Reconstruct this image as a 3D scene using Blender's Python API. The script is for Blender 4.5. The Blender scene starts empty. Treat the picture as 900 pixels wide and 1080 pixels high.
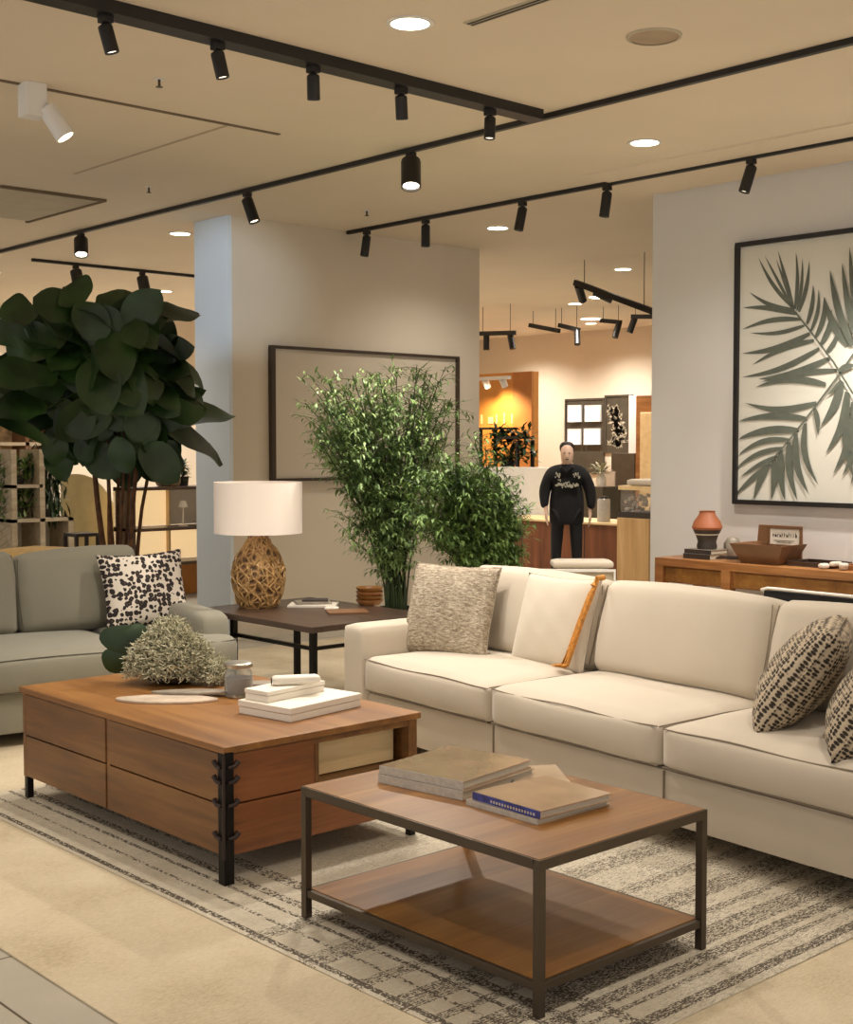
import bpy, bmesh, math, random
from mathutils import Vector, Matrix, Euler
random.seed(7)
PI = math.pi
SC = bpy.context.scene
COL = SC.collection
# ------------------------------------------------------------------ camera model (metres, Z up)
F = 1400.0; PIT = .05; YAW = math.radians(42.35); H = 1.6; CH = 3.455
FW = Vector((math.sin(YAW)*math.cos(PIT), math.cos(YAW)*math.cos(PIT), -math.sin(PIT)))
RT = Vector((math.cos(YAW), -math.sin(YAW), 0)); UP = RT.cross(FW); CAM = Vector((0, 0, H))
def ray(u, v): return FW + RT*((u-450)/F) - UP*((v-540)/F)
def on_z(u, v, z): r = ray(u, v); return CAM + r*((z-H)/r.z)
def on_x(u, v, x): r = ray(u, v); return CAM + r*(x/r.x)
def on_y(u, v, y): r = ray(u, v); return CAM + r*(y/r.y)
# ------------------------------------------------------------------ mesh builder
def Rz(a): return Matrix.Rotation(a, 4, 'Z')
def Tr(x, y, z): return Matrix.Translation((x, y, z))
class MB:
    def __init__(s): s.v = []; s.f = []; s.m = []; s.M = None; s.mi = 0
    def add(s, vs, fs, mi=None):
        o = len(s.v)
        for p in vs:
            p = Vector(p)
            s.v.append(s.M @ p if s.M else p)
        for f in fs: s.f.append([i+o for i in f]); s.m.append(s.mi if mi is None else mi)
        return s
    def box(s, x0, y0, z0, x1, y1, z1, mi=None):
        vs = [(x, y, z) for z in (z0, z1) for y in (y0, y1) for x in (x0, x1)]
        return s.add(vs, [(0,2,3,1),(4,5,7,6),(0,1,5,4),(2,6,7,3),(0,4,6,2),(1,3,7,5)], mi)
    def cbox(s, c, sz, mi=None):
        return s.box(c[0]-sz[0]/2, c[1]-sz[1]/2, c[2]-sz[2]/2, c[0]+sz[0]/2, c[1]+sz[1]/2, c[2]+sz[2]/2, mi)
    def lathe(s, prof, c=(0,0,0), n=32, mi=None, cap=True):
        vs = []; fs = []
        for r, z in prof:
            for k in range(n):
                a = 2*PI*k/n; vs.append((c[0]+r*math.cos(a), c[1]+r*math.sin(a), c[2]+z))
        for i in range(len(prof)-1):
            for k in range(n):
                fs.append((i*n+k, i*n+(k+1) % n, (i+1)*n+(k+1) % n, (i+1)*n+k))
        if cap:
            fs.append(tuple(range(n))[::-1]); fs.append(tuple((len(prof)-1)*n+k for k in range(n)))
        return s.add(vs, fs, mi)
    def tube(s, pts, r, n=6, mi=None, cap=True):
        pts = [Vector(p) for p in pts]; rs = r if isinstance(r, (list, tuple)) else [r]*len(pts)
        vs = []; fs = []
        for i, p in enumerate(pts):
            d = (pts[min(i+1, len(pts)-1)]-pts[max(i-1, 0)])
            d = d.normalized() if d.length > 1e-9 else Vector((0,0,1))
            a = Vector((0,0,1)) if abs(d.z) < .9 else Vector((1,0,0))
            x = d.cross(a).normalized(); y = d.cross(x)
            for k in range(n):
                t = 2*PI*k/n + PI/4; vs.append(p + (x*math.cos(t)+y*math.sin(t))*rs[i])
        for i in range(len(pts)-1):
            for k in range(n): fs.append((i*n+k, (i+1)*n+k, (i+1)*n+(k+1) % n, i*n+(k+1) % n))
        if cap: fs.append(tuple(range(n))); fs.append(tuple((len(pts)-1)*n+k for k in range(n))[::-1])
        return s.add(vs, fs, mi)
    def prism(s, poly, ext, mi=None):
        e = Vector(ext); n = len(poly)
        vs = [Vector(p) for p in poly] + [Vector(p)+e for p in poly]
        fs = [tuple(range(n))[::-1], tuple(range(n, 2*n))] + [(i, (i+1) % n, n+(i+1) % n, n+i) for i in range(n)]
        return s.add(vs, fs, mi)
    def rbox(s, c, sz, r, n=8, de=None, mi=None):
        """rounded box; de(u, v, w, p) bends it, u v w in -1..1"""
        bm = bmesh.new(); bmesh.ops.create_cube(bm, size=2)
        bmesh.ops.subdivide_edges(bm, edges=bm.edges[:], cuts=n, use_grid_fill=True)
        hs = [q/2 for q in sz]; vs = []
        for v in bm.verts:
            u = v.co.copy()
            # spread samples towards the edges
            u = Vector([math.copysign(abs(q)**.6, q) for q in u])
            p = Vector([u[i]*hs[i] for i in range(3)])
            inn = Vector([max(-hs[i]+r, min(hs[i]-r, p[i])) for i in range(3)])
            d = p-inn
            if d.length > 1e-9: p = inn + d.normalized()*r
            if de: p = Vector(de(u.x, u.y, u.z, p))
            vs.append(p+Vector(c))
        fs = [[v.index for v in f.verts] for f in bm.faces]
        bm.verts.index_update(); bm.free()
        return s.add(vs, fs, mi)
    def pillow(s, w, h, t, n=18, k=.09, mi=None, wr=0.0):
        """throw pillow standing on its lower edge: x width, z height, y thickness"""
        for sg in (-1, 1):
            vs = []; fs = []
            for j in range(n+1):
                for i in range(n+1):
                    u = -1+2*i/n; v = -1+2*j/n
                    u = math.sin(u*PI/2)*.5+u*.5; v = math.sin(v*PI/2)*.5+v*.5
                    x = w/2*u*(1-k*(1-v*v)); z = h/2*v*(1-k*(1-u*u))
                    th = t/2*(max(0, (1-u**2))*max(0, (1-v**2)))**.42
                    th *= 1+wr*math.sin(9*u+4*v)*math.sin(7*v+2)
                    vs.append((x, sg*th, z+h/2))
            for j in range(n):
                for i in range(n):
                    a = j*(n+1)+i; q = (a, a+1, a+n+2, a+n+1)
                    fs.append(q if sg < 0 else q[::-1])
            s.add(vs, fs, mi)
        return s
    def leaf(s, p, d, L, W, up=Vector((0,0,1)), droop=.3, fold=.15, n=5, mi=None, shape=None, wave=0):
        d = Vector(d).normalized(); side = d.cross(up)
        side = side.normalized() if side.length > 1e-4 else Vector((1,0,0))
        nn = side.cross(d).normalized(); vs = []; fs = []; q = Vector(p); dd = d.copy(); prev = q.copy()
        for i in range(n+1):
            t = i/n
            w = W*(shape(t) if shape else math.sin(PI*min(1, t*.92+.04))**.8)
            nx = side.cross(dd).normalized()
            wv = wave*math.sin(t*11+L*40)*W
            vs += [q+side*w+nx*(fold*w+wv), q.copy(), q-side*w+nx*(fold*w-wv)]
            dd = (dd - nn*droop/n*2*t*1.2 - Vector((0,0,1))*droop/n).normalized()
            q = q + dd*L/n
        for i in range(n):
            a = i*3
            fs += [(a, a+3, a+4, a+1), (a+1, a+4, a+5, a+2)]
        return s.add(vs, fs, mi)
    def build(s, name, mats, parent=None, smooth=False, bevel=0, sharp=35, seg=2):
        me = bpy.data.meshes.new(name)
        me.from_pydata([tuple(v) for v in s.v], [], s.f)
        mats = mats if isinstance(mats, (list, tuple)) else [mats]
        for m in mats: me.materials.append(m)
        me.polygons.foreach_set('material_index', s.m)
        bm = bmesh.new(); bm.from_mesh(me)
        bmesh.ops.remove_doubles(bm, verts=bm.verts, dist=1e-6)
        bm.to_mesh(me); bm.free()
        if smooth:
            me.polygons.foreach_set('use_smooth', [True]*len(me.polygons))
            if sharp and sharp < 180:
                try: me.set_sharp_from_angle(angle=math.radians(sharp))
                except Exception: pass
        me.update()
        o = bpy.data.objects.new(name, me); COL.objects.link(o)
        if parent: o.parent = parent
        if bevel:
            b = o.modifiers.new('bevel', 'BEVEL'); b.width = bevel; b.segments = seg; b.limit_method = 'ANGLE'
        return o
def tag(o, label, cat, group=None, kind=None):
    o['label'] = label; o['category'] = cat
    if group: o['group'] = group
    if kind: o['kind'] = kind
    return o
def thing(name, label, cat, loc=(0,0,0), rz=0, group=None, rot=None):
    o = bpy.data.objects.new(name, None); COL.objects.link(o); o.empty_display_size = .1
    o.location = loc; o.rotation_euler = rot if rot else (0, 0, rz)
    return tag(o, label, cat, group)
def put(o, loc, rz=0, rot=None):
    o.location = loc; o.rotation_euler = rot if rot else (0, 0, rz); return o
def struct(o): o['kind'] = 'structure'; return o
def dup(root, loc, rz, label, group=None):
    r = root.copy(); COL.objects.link(r); r.location = loc; r.rotation_euler = (0, 0, rz)
    r['label'] = label
    if group: r['group'] = group
    for ch in list(root.children):
        c = ch.copy(); COL.objects.link(c); c.parent = r
        for g in list(ch.children):
            d = g.copy(); COL.objects.link(d); d.parent = c
    return r
# ------------------------------------------------------------------ materials
def C(r, g, b):
    f = lambda c: (c/255/12.92) if c/255 <= .04045 else ((c/255+.055)/1.055)**2.4
    return (f(r), f(g), f(b), 1)
class NT:
    def __init__(s, name):
        s.mat = bpy.data.materials.new(name); s.mat.use_nodes = True; s.t = s.mat.node_tree
        s.b = s.t.nodes['Principled BSDF']
    def n(s, ty, **k):
        nd = s.t.nodes.new(ty)
        for a, v in k.items():
            if a.startswith('_'): setattr(nd, a[1:], v)
        return nd
    def put(s, inp, v):
        if isinstance(v, bpy.types.NodeSocket): s.t.links.new(v, inp)
        else: inp.default_value = v
    def m(s, op, a, b=0.0, c=None):
        nd = s.t.nodes.new('ShaderNodeMath'); nd.operation = op
        s.put(nd.inputs[0], a); s.put(nd.inputs[1], b)
        if c is not None: s.put(nd.inputs[2], c)
        return nd.outputs[0]
    def coord(s, scale=(1,1,1), kind='Object'):
        tc = s.t.nodes.new('ShaderNodeTexCoord'); mp = s.t.nodes.new('ShaderNodeMapping')
        s.t.links.new(tc.outputs[kind], mp.inputs[0]); mp.inputs['Scale'].default_value = scale
        return mp.outputs[0]
    def world(s, scale=(1,1,1)):
        tc = s.t.nodes.new('ShaderNodeNewGeometry'); mp = s.t.nodes.new('ShaderNodeMapping')
        s.t.links.new(tc.outputs['Position'], mp.inputs[0]); mp.inputs['Scale'].default_value = scale
        return mp.outputs[0]
    def noise(s, co, sc, det=3, rough=.55, dist=0):
        nd = s.t.nodes.new('ShaderNodeTexNoise'); s.t.links.new(co, nd.inputs['Vector'])
        nd.inputs['Scale'].default_value = sc; nd.inputs['Detail'].default_value = det
        nd.inputs['Roughness'].default_value = rough; nd.inputs['Distortion'].default_value = dist
        return nd.outputs[0]
    def voro(s, co, sc, feat='F1', rnd=1, out='Distance'):
        nd = s.t.nodes.new('ShaderNodeTexVoronoi'); nd.feature = feat; s.t.links.new(co, nd.inputs['Vector'])
        nd.inputs['Scale'].default_value = sc; nd.inputs['Randomness'].default_value = rnd
        return nd.outputs[out]
    def ramp(s, fac, stops, interp='LINEAR'):
        nd = s.t.nodes.new('ShaderNodeValToRGB'); s.put(nd.inputs[0], fac); cr = nd.color_ramp; cr.interpolation = interp
        while len(cr.elements) < len(stops): cr.elements.new(.5)
        for e, (p, c) in zip(cr.elements, stops): e.position = p; e.color = c
        return nd.outputs[0]
    def mix(s, fac, a, b):
        nd = s.t.nodes.new('ShaderNodeMix'); nd.data_type = 'RGBA'
        s.put(nd.inputs[0], fac); s.put(nd.inputs[6], a); s.put(nd.inputs[7], b)
        return nd.outputs[2]
    def color(s, v): s.put(s.b.inputs['Base Color'], v); return s
    def rough(s, v): s.put(s.b.inputs['Roughness'], v); return s
    def bump(s, h, st=.3, dist=.01):
        nd = s.t.nodes.new('ShaderNodeBump'); s.put(nd.inputs['Height'], h)
        nd.inputs['Strength'].default_value = st; nd.inputs['Distance'].default_value = dist
        s.t.links.new(nd.outputs[0], s.b.inputs['Normal']); return s
def plain(name, c, rough=.5, metal=0, var=.06, sc=6, bump=0, bsc=60, spec=None, coat=0):
    """single-coloured surface with faint procedural variation"""
    t = NT(name); co = t.coord()
    k = t.noise(co, sc, 3)
    d = tuple(max(0, q*(1-var*2)) for q in c[:3])+(1,); l = tuple(min(1, q*(1+var)) for q in c[:3])+(1,)
    t.color(t.ramp(k, [(.3, d), (.7, l)])); t.rough(rough); t.b.inputs['Metallic'].default_value = metal
    if bump: t.bump(t.noise(co, bsc, 2), bump, .005)
    if spec is not None: t.b.inputs['Specular IOR Level'].default_value = spec
    if coat: t.b.inputs['Coat Weight'].default_value = coat; t.b.inputs['Coat Roughness'].default_value = .08
    return t.mat
def emis(name, c, st):
    t = NT(name); t.color(c); t.b.inputs['Emission Color'].default_value = c; t.b.inputs['Emission Strength'].default_value = st
    return t.mat
def fabric(name, c, var=.05, sc=500, bump=.25, blot=3.0):
    t = NT(name); co = t.coord()
    big = t.noise(co, blot, 3); fine = t.noise(co, sc, 2, .7)
    d = tuple(q*(1-var*2.5) for q in c[:3])+(1,); l = tuple(min(1, q*(1+var)) for q in c[:3])+(1,)
    f = t.m('ADD', t.m('MULTIPLY', big, .45), t.m('MULTIPLY', fine, .55))
    t.color(t.ramp(f, [(.3, d), (.7, l)])); t.rough(.92)
    t.b.inputs['Sheen Weight'].default_value = .25; t.b.inputs['Sheen Roughness'].default_value = .5
    t.bump(fine, bump, .0015)
    return t.mat
def wood(name, c1, c2, c3, axis='y', rough=.42, g=1.0, plank=0, knots=False, coat=0):
    t = NT(name)
    st = {'x': (.6, 9, 9), 'y': (9, .6, 9), 'z': (9, 9, .6)}[axis]
    co = t.coord(tuple(q*g for q in st)); c0 = t.coord()
    a = t.noise(co, 1.3, 4, .6, .6); b = t.noise(co, 9, 3, .7); big = t.noise(c0, 1.8, 2)
    f = t.m('ADD', t.m('MULTIPLY', a, .6), t.m('MULTIPLY', b, .22)); f = t.m('ADD', f, t.m('MULTIPLY', big, .22))
    col = t.ramp(f, [(.36, c1), (.52, c2), (.68, c3)])
    if plank:
        sp = t.t.nodes.new('ShaderNodeSeparateXYZ'); t.t.links.new(t.coord(), sp.inputs[0])
        ax = sp.outputs[0] if axis == 'y' else sp.outputs[1]
        k = t.m('FLOOR', t.m('DIVIDE', ax, plank)); fr = t.m('FRACT', t.m('DIVIDE', ax, plank))
        wn = t.t.nodes.new('ShaderNodeTexWhiteNoise'); wn.noise_dimensions = '1D'; t.t.links.new(k, wn.inputs['W'])
        col = t.mix(t.m('MULTIPLY', wn.outputs[0], .35), col, c1)
        col = t.mix(t.m('MULTIPLY', t.m('LESS_THAN', fr, .012), .5), col, tuple(q*.4 for q in c1[:3])+(1,))
    if knots:
        kn = t.voro(t.coord(tuple(1.6*(2.2 if q > 1 else .8) for q in st)), 1.3)
        col = t.mix(t.m('MULTIPLY', t.m('LESS_THAN', kn, .09), .7), col, tuple(q*.35 for q in c1[:3])+(1,))
    t.color(col); t.rough(t.m('ADD', t.m('MULTIPLY', b, .15), rough-.05)); t.bump(b, .12, .003)
    if coat: t.b.inputs['Coat Weight'].default_value = coat; t.b.inputs['Coat Roughness'].default_value = .25
    return t.mat
M = {}
# room
M['ceiling'] = plain('ceiling_paint', C(232, 218, 196), .9, var=.02, sc=1)
M['wall'] = plain('warm_wall_paint', C(222, 210, 190), .85, var=.015, sc=1.5, bump=.05, bsc=120)
M['wallr'] = plain('pale_wall_paint', C(224, 222, 220), .85, var=.015, sc=1.5, bump=.05, bsc=120)
M['endw'] = plain('cool_lit_wall_paint', C(222, 232, 242), .8, var=.01, sc=1.5)  # cool light falling on the wall end is put into this colour
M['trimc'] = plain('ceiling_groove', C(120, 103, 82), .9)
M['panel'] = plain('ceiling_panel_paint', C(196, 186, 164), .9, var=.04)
def floor_mat():
    t = NT('grey_floor_tiles'); w = t.world()
    sp = t.t.nodes.new('ShaderNodeSeparateXYZ'); t.t.links.new(w, sp.inputs[0])
    g = []
    for o, off in ((0, .415), (1, .3)):
        fr = t.m('FRACT', t.m('DIVIDE', t.m('ADD', sp.outputs[o], 60-off+ .005), 1.2)); g.append(t.m('LESS_THAN', fr, .007))
    gr = t.m('MAXIMUM', g[0], g[1]); n1 = t.noise(w, 1.4, 4)
    t.color(t.mix(gr, t.ramp(n1, [(.3, C(172, 165, 150)), (.7, C(192, 184, 168))]), C(90, 80, 66))); t.rough(.38)
    return t.mat
M['floor'] = floor_mat()
def outer_rug():
    t = NT('plain_cream_weave'); w = t.world()
    a = t.noise(w, 2.2, 4); b = t.noise(t.world((1, 3.5, 1)), 60, 3, .7); f = t.noise(w, 420, 2)
    k = t.m('ADD', t.m('MULTIPLY', a, .5), t.m('MULTIPLY', b, .5))
    t.color(t.ramp(k, [(.33, C(176, 158, 128)), (.47, C(202, 186, 157)), (.7, C(220, 207, 180))])); t.rough(.95)
    t.bump(t.m('ADD', f, b), .35, .003); return t.mat
M['rugo'] = outer_rug()
RX0, RY0, RX1, RY1 = 2.42, 2.19, 5.5, 5.76
def inner_rug():
    t = NT('distressed_border_weave'); w = t.world()
    sp = t.t.nodes.new('ShaderNodeSeparateXYZ'); t.t.links.new(w, sp.inputs[0]); X, Y = sp.outputs[0], sp.outputs[1]
    dx = t.m('SUBTRACT', X, RX0); dy = t.m('SUBTRACT', Y, RY0)
    nx = t.noise(t.world((1, .16, 1)), 150, 3, .8)      # streaks along y
    ny = t.noise(t.world((.16, 1, 1)), 230, 3, .8)      # streaks along x
    bl = t.noise(w, 5.5, 4, .65); sp2 = t.noise(w, 210, 2, .8); dash = t.noise(t.world((1, .7, 1)), 130, 1)
    dashx = t.noise(t.world((.7, 1, 1)), 160, 1)
    def band(d, c, hw):  # 1 inside |d-c|<hw
        return t.m('LESS_THAN', t.m('ABSOLUTE', t.m('SUBTRACT', d, c)), hw)
    dark = t.m('MULTIPLY', 0.0, 0.0)
    # left edge: a dashed dark cord, then two fainter lines
    for c, hw, st in ((.03, .013, 1.0), (.14, .008, .4), (.23, .010, .75), (.30, .02, .55), (.42, .03, .4)):
        dark = t.m('MAXIMUM', dark, t.m('MULTIPLY', band(dx, c, hw), t.m('GREATER_THAN', dash, .42+.16*(1-st))))
    # short end: several bands of broken dark dashes
    for c, hw, st in ((.055, .022, .85), (.15, .012, .6), (.22, .03, .7), (.33, .05, .6), (.46, .02, .55), (.60, .05, .55), (.78, .03, .45), (1.02, .05, .45), (1.3, .04, .35)):
        dark = t.m('MAXIMUM', dark, t.m('MULTIPLY', band(dy, c, hw), t.m('GREATER_THAN', t.m('ADD', t.m('MULTIPLY', ny, .6), t.m('MULTIPLY', dashx, .4)), .455+.10*(1-st))))
    # worn field
    dd = t.m('ADD', t.m('MULTIPLY', ny, .5), t.m('MULTIPLY', bl, .5))
    field = t.ramp(dd, [(.455, (0,0,0,1)), (.54, (1,1,1,1))])
    far = t.ramp(t.m('ADD', t.m('MULTIPLY', dx, .35), .05), [(.1, (.25,.25,.25,1)), (.7, (1,1,1,1))])
    fl = t.m('MULTIPLY', t.m('MULTIPLY', field, t.m('GREATER_THAN', t.m('ADD', t.m('MULTIPLY', sp2, .5), t.m('MULTIPLY', ny, .5)), .52)), far)
    dark = t.m('MAXIMUM', dark, fl)
    base = t.ramp(t.m('ADD', t.m('MULTIPLY', nx, .3), t.m('MULTIPLY', bl, .7)), [(.3, C(184, 173, 152)), (.5, C(208, 198, 177)), (.7, C(224, 215, 196))])
    t.color(t.mix(t.m('MULTIPLY', dark, .92), base, C(70, 59, 48))); t.rough(.95)
    t.bump(t.m('ADD', t.noise(w, 380, 2), ny), .4, .003); return t.mat
M['rugi'] = inner_rug()
M['black'] = plain('black_powder_coat', C(24, 22, 21), .45)
M['whitep'] = plain('white_paint', C(232, 230, 226), .5, var=.02)
M['glow'] = emis('lamp_glow', (1, .86, .66, 1), 14)
M['glow2'] = emis('soft_lamp_glow', (1, .84, .62, 1), 3.5)
M['wt1'] = wood('walnut_drawer', C(84, 52, 22), C(116, 75, 33), C(140, 96, 46), 'y', .42, 1, coat=.15)
M['wt1e'] = wood('walnut_end', C(94, 52, 24), C(130, 76, 36), C(152, 94, 48), 'x', .42, 1, knots=True, coat=.15)
M['wt1top'] = wood('walnut_top', C(112, 71, 30), C(140, 93, 42), C(162, 115, 58), 'y', .45, .8, coat=.12)
M['wt2'] = wood('oak_plank_top', C(108, 68, 26), C(142, 95, 40), C(168, 121, 58), 'x', .36, .8, plank=.18, coat=.12)
M['wpale'] = wood('pale_maple', C(222, 190, 136), C(234, 204, 152), C(242, 216, 168), 'x', .5)
M['shelfw'] = wood('bleached_wood', C(160, 142, 114), C(184, 168, 142), C(204, 190, 166), 'x', .6)
M['wcons'] = wood('honey_wood', C(118, 74, 38), C(156, 103, 56), C(188, 134, 82), 'y', .4, .8, coat=.2)
M['wside'] = wood('dark_stained_wood', C(48, 34, 26), C(66, 48, 38), C(84, 64, 50), 'y', .38, 1, coat=.3)
M['gun'] = plain('bronze_metal', C(88, 78, 66), .42, .75, var=.05)
M['iron'] = plain('black_iron', C(30, 26, 24), .4, .6)
M['leather'] = plain('dark_leather', C(38, 18, 12), .5)
M['linen'] = fabric('oatmeal_linen', C(200, 188, 170), .04)
M['linen2'] = fabric('oatmeal_seat_linen', C(202, 190, 172), .04)
M['pipe'] = fabric('taupe_piping', C(134, 120, 101), .04)
M['grey'] = fabric('grey_green_wool', C(136, 132, 116), .05)
M['greyp'] = fabric('dark_grey_piping', C(86, 82, 70), .05)
M['cream'] = fabric('ivory_cotton', C(208, 196, 178), .03)
M['dkleg'] = plain('dark_wood_leg', C(36, 27, 22), .5)
def leopard():
    t = NT('leopard_print_cotton'); w0 = t.coord((1, .35, 1)); 
    nz = t.t.nodes.new('ShaderNodeTexNoise'); t.t.links.new(w0, nz.inputs['Vector']); nz.inputs['Scale'].default_value = 30
    vm = t.t.nodes.new('ShaderNodeVectorMath'); vm.operation = 'MULTIPLY_ADD'; t.t.links.new(nz.outputs['Color'], vm.inputs[0]); vm.inputs[1].default_value = (.025,)*3; t.t.links.new(w0, vm.inputs[2]); w = vm.outputs[0]
    v = t.voro(w, 33, 'F1', .6)
    k = t.m('LESS_THAN', v, .51); core = t.m('LESS_THAN', v, .16)
    col = t.mix(k, C(222, 212, 198), C(44, 35, 33)); col = t.mix(t.m('MULTIPLY', core, .7), col, C(104, 86, 76))
    t.color(col); t.rough(.9); t.bump(t.noise(w, 400, 2), .2, .002); return t.mat
M['leo'] = leopard()
def spots():
    t = NT('spotted_knit'); w = t.coord((1, .5, 1)); v = t.voro(w, 66, 'F1', .35); n = t.noise(w, 30, 2)
    k = t.ramp(t.m('ADD', v, t.m('MULTIPLY', n, .18)), [(.48, C(50, 42, 36)), (.64, C(190, 174, 150))])
    t.color(k); t.rough(.95); t.bump(v, .6, .006); return t.mat
M['spots'] = spots()
def boucle():
    t = NT('ribbed_grey_boucle'); w = t.coord((.28, .5, 1)); v = t.noise(w, 120, 3, .7); n = t.noise(t.coord(), 160, 2, .8); big = t.noise(t.coord(), 9, 2)
    f = t.m('ADD', t.m('MULTIPLY', v, .6), t.m('ADD', t.m('MULTIPLY', n, .25), t.m('MULTIPLY', big, .15)))
    t.color(t.ramp(f, [(.38, C(112, 100, 84)), (.5, C(164, 150, 130)), (.62, C(206, 194, 174))])); t.rough(.97); t.bump(f, .9, .01); return t.mat
M['boucle'] = boucle()
M['orange'] = plain('ochre_cord', C(206, 140, 58), .7, var=.2, sc=60)
def leafm(name, c1, c2, rough=.4, sc=3, tr=.08):
    t = NT(name); k = t.noise(t.coord(), sc, 3); t.color(t.ramp(k, [(.3, c1), (.7, c2)])); t.rough(rough)
    try: t.b.inputs['Subsurface Weight'].default_value = 0
    except Exception: pass
    return t.mat
M['fig'] = leafm('dark_fig_leaf', C(14, 30, 10), C(42, 72, 26), .42)
M['bam'] = leafm('bamboo_leaf', C(66, 100, 44), C(156, 182, 112), .5, 7)
M['bamd'] = leafm('dark_bamboo_leaf', C(46, 78, 28), C(130, 160, 82), .5, 7)
M['stemg'] = plain('green_cane', C(52, 70, 36), .5, var=.2)
M['bark'] = plain('brown_bark', C(100, 66, 42), .85, var=.3, sc=14, bump=.5, bsc=40)
M['dried'] = leafm('silver_moss', C(78, 76, 46), C(228, 222, 190), .9, 90)
M['pot'] = plain('charcoal_planter', C(44, 42, 40), .6)
M['shade'] = None
t = NT('white_linen_shade'); t.color(C(240, 228, 216)); t.rough(.9)
t.b.inputs['Emission Color'].default_value = (1, .84, .72, 1); t.b.inputs['Emission Strength'].default_value = .12
M['shade'] = t.mat
def wicker():
    t = NT('carved_gold_weave'); w = t.coord(); v = t.voro(w, 22, 'DISTANCE_TO_EDGE', 1); n = t.noise(w, 12, 3)
    k = t.m('ADD', v, t.m('MULTIPLY', n, .2))
    t.color(t.ramp(k, [(.08, C(196, 158, 100)), (.22, C(140, 100, 56)), (.42, C(70, 46, 24))])); t.rough(.5)
    t.bump(t.m('SUBTRACT', 1.0, k), .9, .02); return t.mat
M['wicker'] = wicker()
M['paper'] = plain('paper_white', C(228, 220, 206), .6, var=.03)
M['papedge'] = plain('page_edges', C(200, 190, 172), .8, var=.06, sc=200)
M['cover'] = plain('tan_gloss_cover', C(178, 150, 122), .14, var=.1, sc=5, coat=.9)
M['cover2'] = plain('grey_tan_gloss_cover', C(186, 164, 140), .14, var=.1, sc=5, coat=.9)
M['blue'] = plain('blue_spine', C(48, 66, 150), .2, var=.3, sc=30, coat=.8)
M['silver'] = plain('silver_spine', C(196, 190, 180), .2, .1, var=.08, sc=60)
M['white'] = plain('white_box_card', C(236, 228, 214), .5, var=.02)
M['marble'] = plain('pale_marble', C(214, 196, 176), .25, var=.12, sc=9)
M['slate'] = plain('grey_stone', C(150, 140, 126), .4, var=.15, sc=12)
M['terra'] = plain('terracotta', C(168, 98, 62), .55, var=.1)
M['char'] = plain('charcoal_clay', C(62, 54, 50), .5)
M['brown'] = plain('brown_lacquer', C(120, 84, 56), .35, var=.08)
M['frameb'] = plain('black_frame', C(34, 30, 30), .4)
M['framew'] = plain('dark_brown_frame', C(70, 54, 42), .45)
M['print'] = plain('print_paper', C(222, 220, 210), .5, var=.01)
M['canvas'] = plain('plain_beige_canvas', C(214, 202, 182), .7, var=.015, sc=1)
M['palm'] = plain('sage_ink', C(96, 102, 92), .7, var=.08, sc=18)
M['glass'] = None
t = NT('clear_glass'); t.color((.95,.97,.97,1)); t.rough(.04); t.b.inputs['Transmission Weight'].default_value = .92; t.b.inputs['IOR'].default_value = 1.3
M['glass'] = t.mat
M['orangew'] = plain('orange_wall_panel', C(206, 140, 66), .6, var=.04)
M['skin'] = plain('skin', C(232, 196, 172), .5, var=.04)
M['hood'] = plain('black_fleece', C(24, 24, 27), .9, var=.1)
M['jean'] = plain('dark_trousers', C(26, 26, 30), .85, var=.1)
M['hair'] = plain('dark_hair', C(36, 26, 20), .6)
M['ink'] = plain('dark_ink', C(48, 44, 40), .7)
M['dposter'] = plain('dark_poster', C(74, 68, 56), .5, var=.1)
# ------------------------------------------------------------------ SETTING
def S(name, mb, m, **k): return struct(mb.build(name, m, **k))
S('floor', MB().box(-2.8, -2.8, -.1, 17, 17.6, 0), M['floor'])
S('ceiling', MB().box(-2.8, -2.8, CH, 17, 17.6, CH+.15), M['ceiling'])
S('wall_back', MB().box(6.12, 9.05, 0, 8.93, 9.55, CH), M['wall'])
S('wall_right', MB().box(7.92, -2.8, 0, 8.2, 6.2, CH), M['wallr'])
S('wall_far', MB().box(16.5, -2.8, 0, 17, 17.6, CH), M['wall'])
S('wall_left', MB().box(-2.8, 17.2, 0, 16.5, 17.6, CH), M['wall'])
S('trim_1', MB().box(6.085, 9.05, 0, 6.12, 9.55, CH), M['endw'])
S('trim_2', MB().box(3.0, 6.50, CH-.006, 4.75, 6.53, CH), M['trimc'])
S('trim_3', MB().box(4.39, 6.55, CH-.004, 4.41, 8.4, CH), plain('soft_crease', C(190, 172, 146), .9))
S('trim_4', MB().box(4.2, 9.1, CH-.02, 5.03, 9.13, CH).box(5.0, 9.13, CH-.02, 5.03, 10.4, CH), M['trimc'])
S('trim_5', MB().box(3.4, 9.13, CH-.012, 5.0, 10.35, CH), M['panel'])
S('trim_6', MB().box(7.0, 1.0, CH-.012, 7.9, 6.1, CH-.0), M['ceiling'])
S('baseboard_back', MB().box(6.12, 9.035, 0, 8.93, 9.05, .1), M['wall'])
S('baseboard_right', MB().box(7.905, -2.8, 0, 7.92, 6.2, .1), M['wallr'])
# ------------------------------------------------------------------ RUGS
def rug(name, x0, y0, x1, y1, z0, z1, m, label):
    o = MB().box(x0, y0, z0, x1, y1, z1).build(name, m, bevel=.003)
    return tag(o, label, 'rug')
rug('area_rug', 1.79, -1.2, 7.0, 8.6, 0, .007, [M['rugo']], 'large plain cream rug lying under the patterned rug')
rug('patterned_rug', RX0, RY0, RX1, RY1, .007, .012, [M['rugi']], 'distressed cream rug with dark dashed border under both coffee tables')
Z0 = .012
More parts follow.
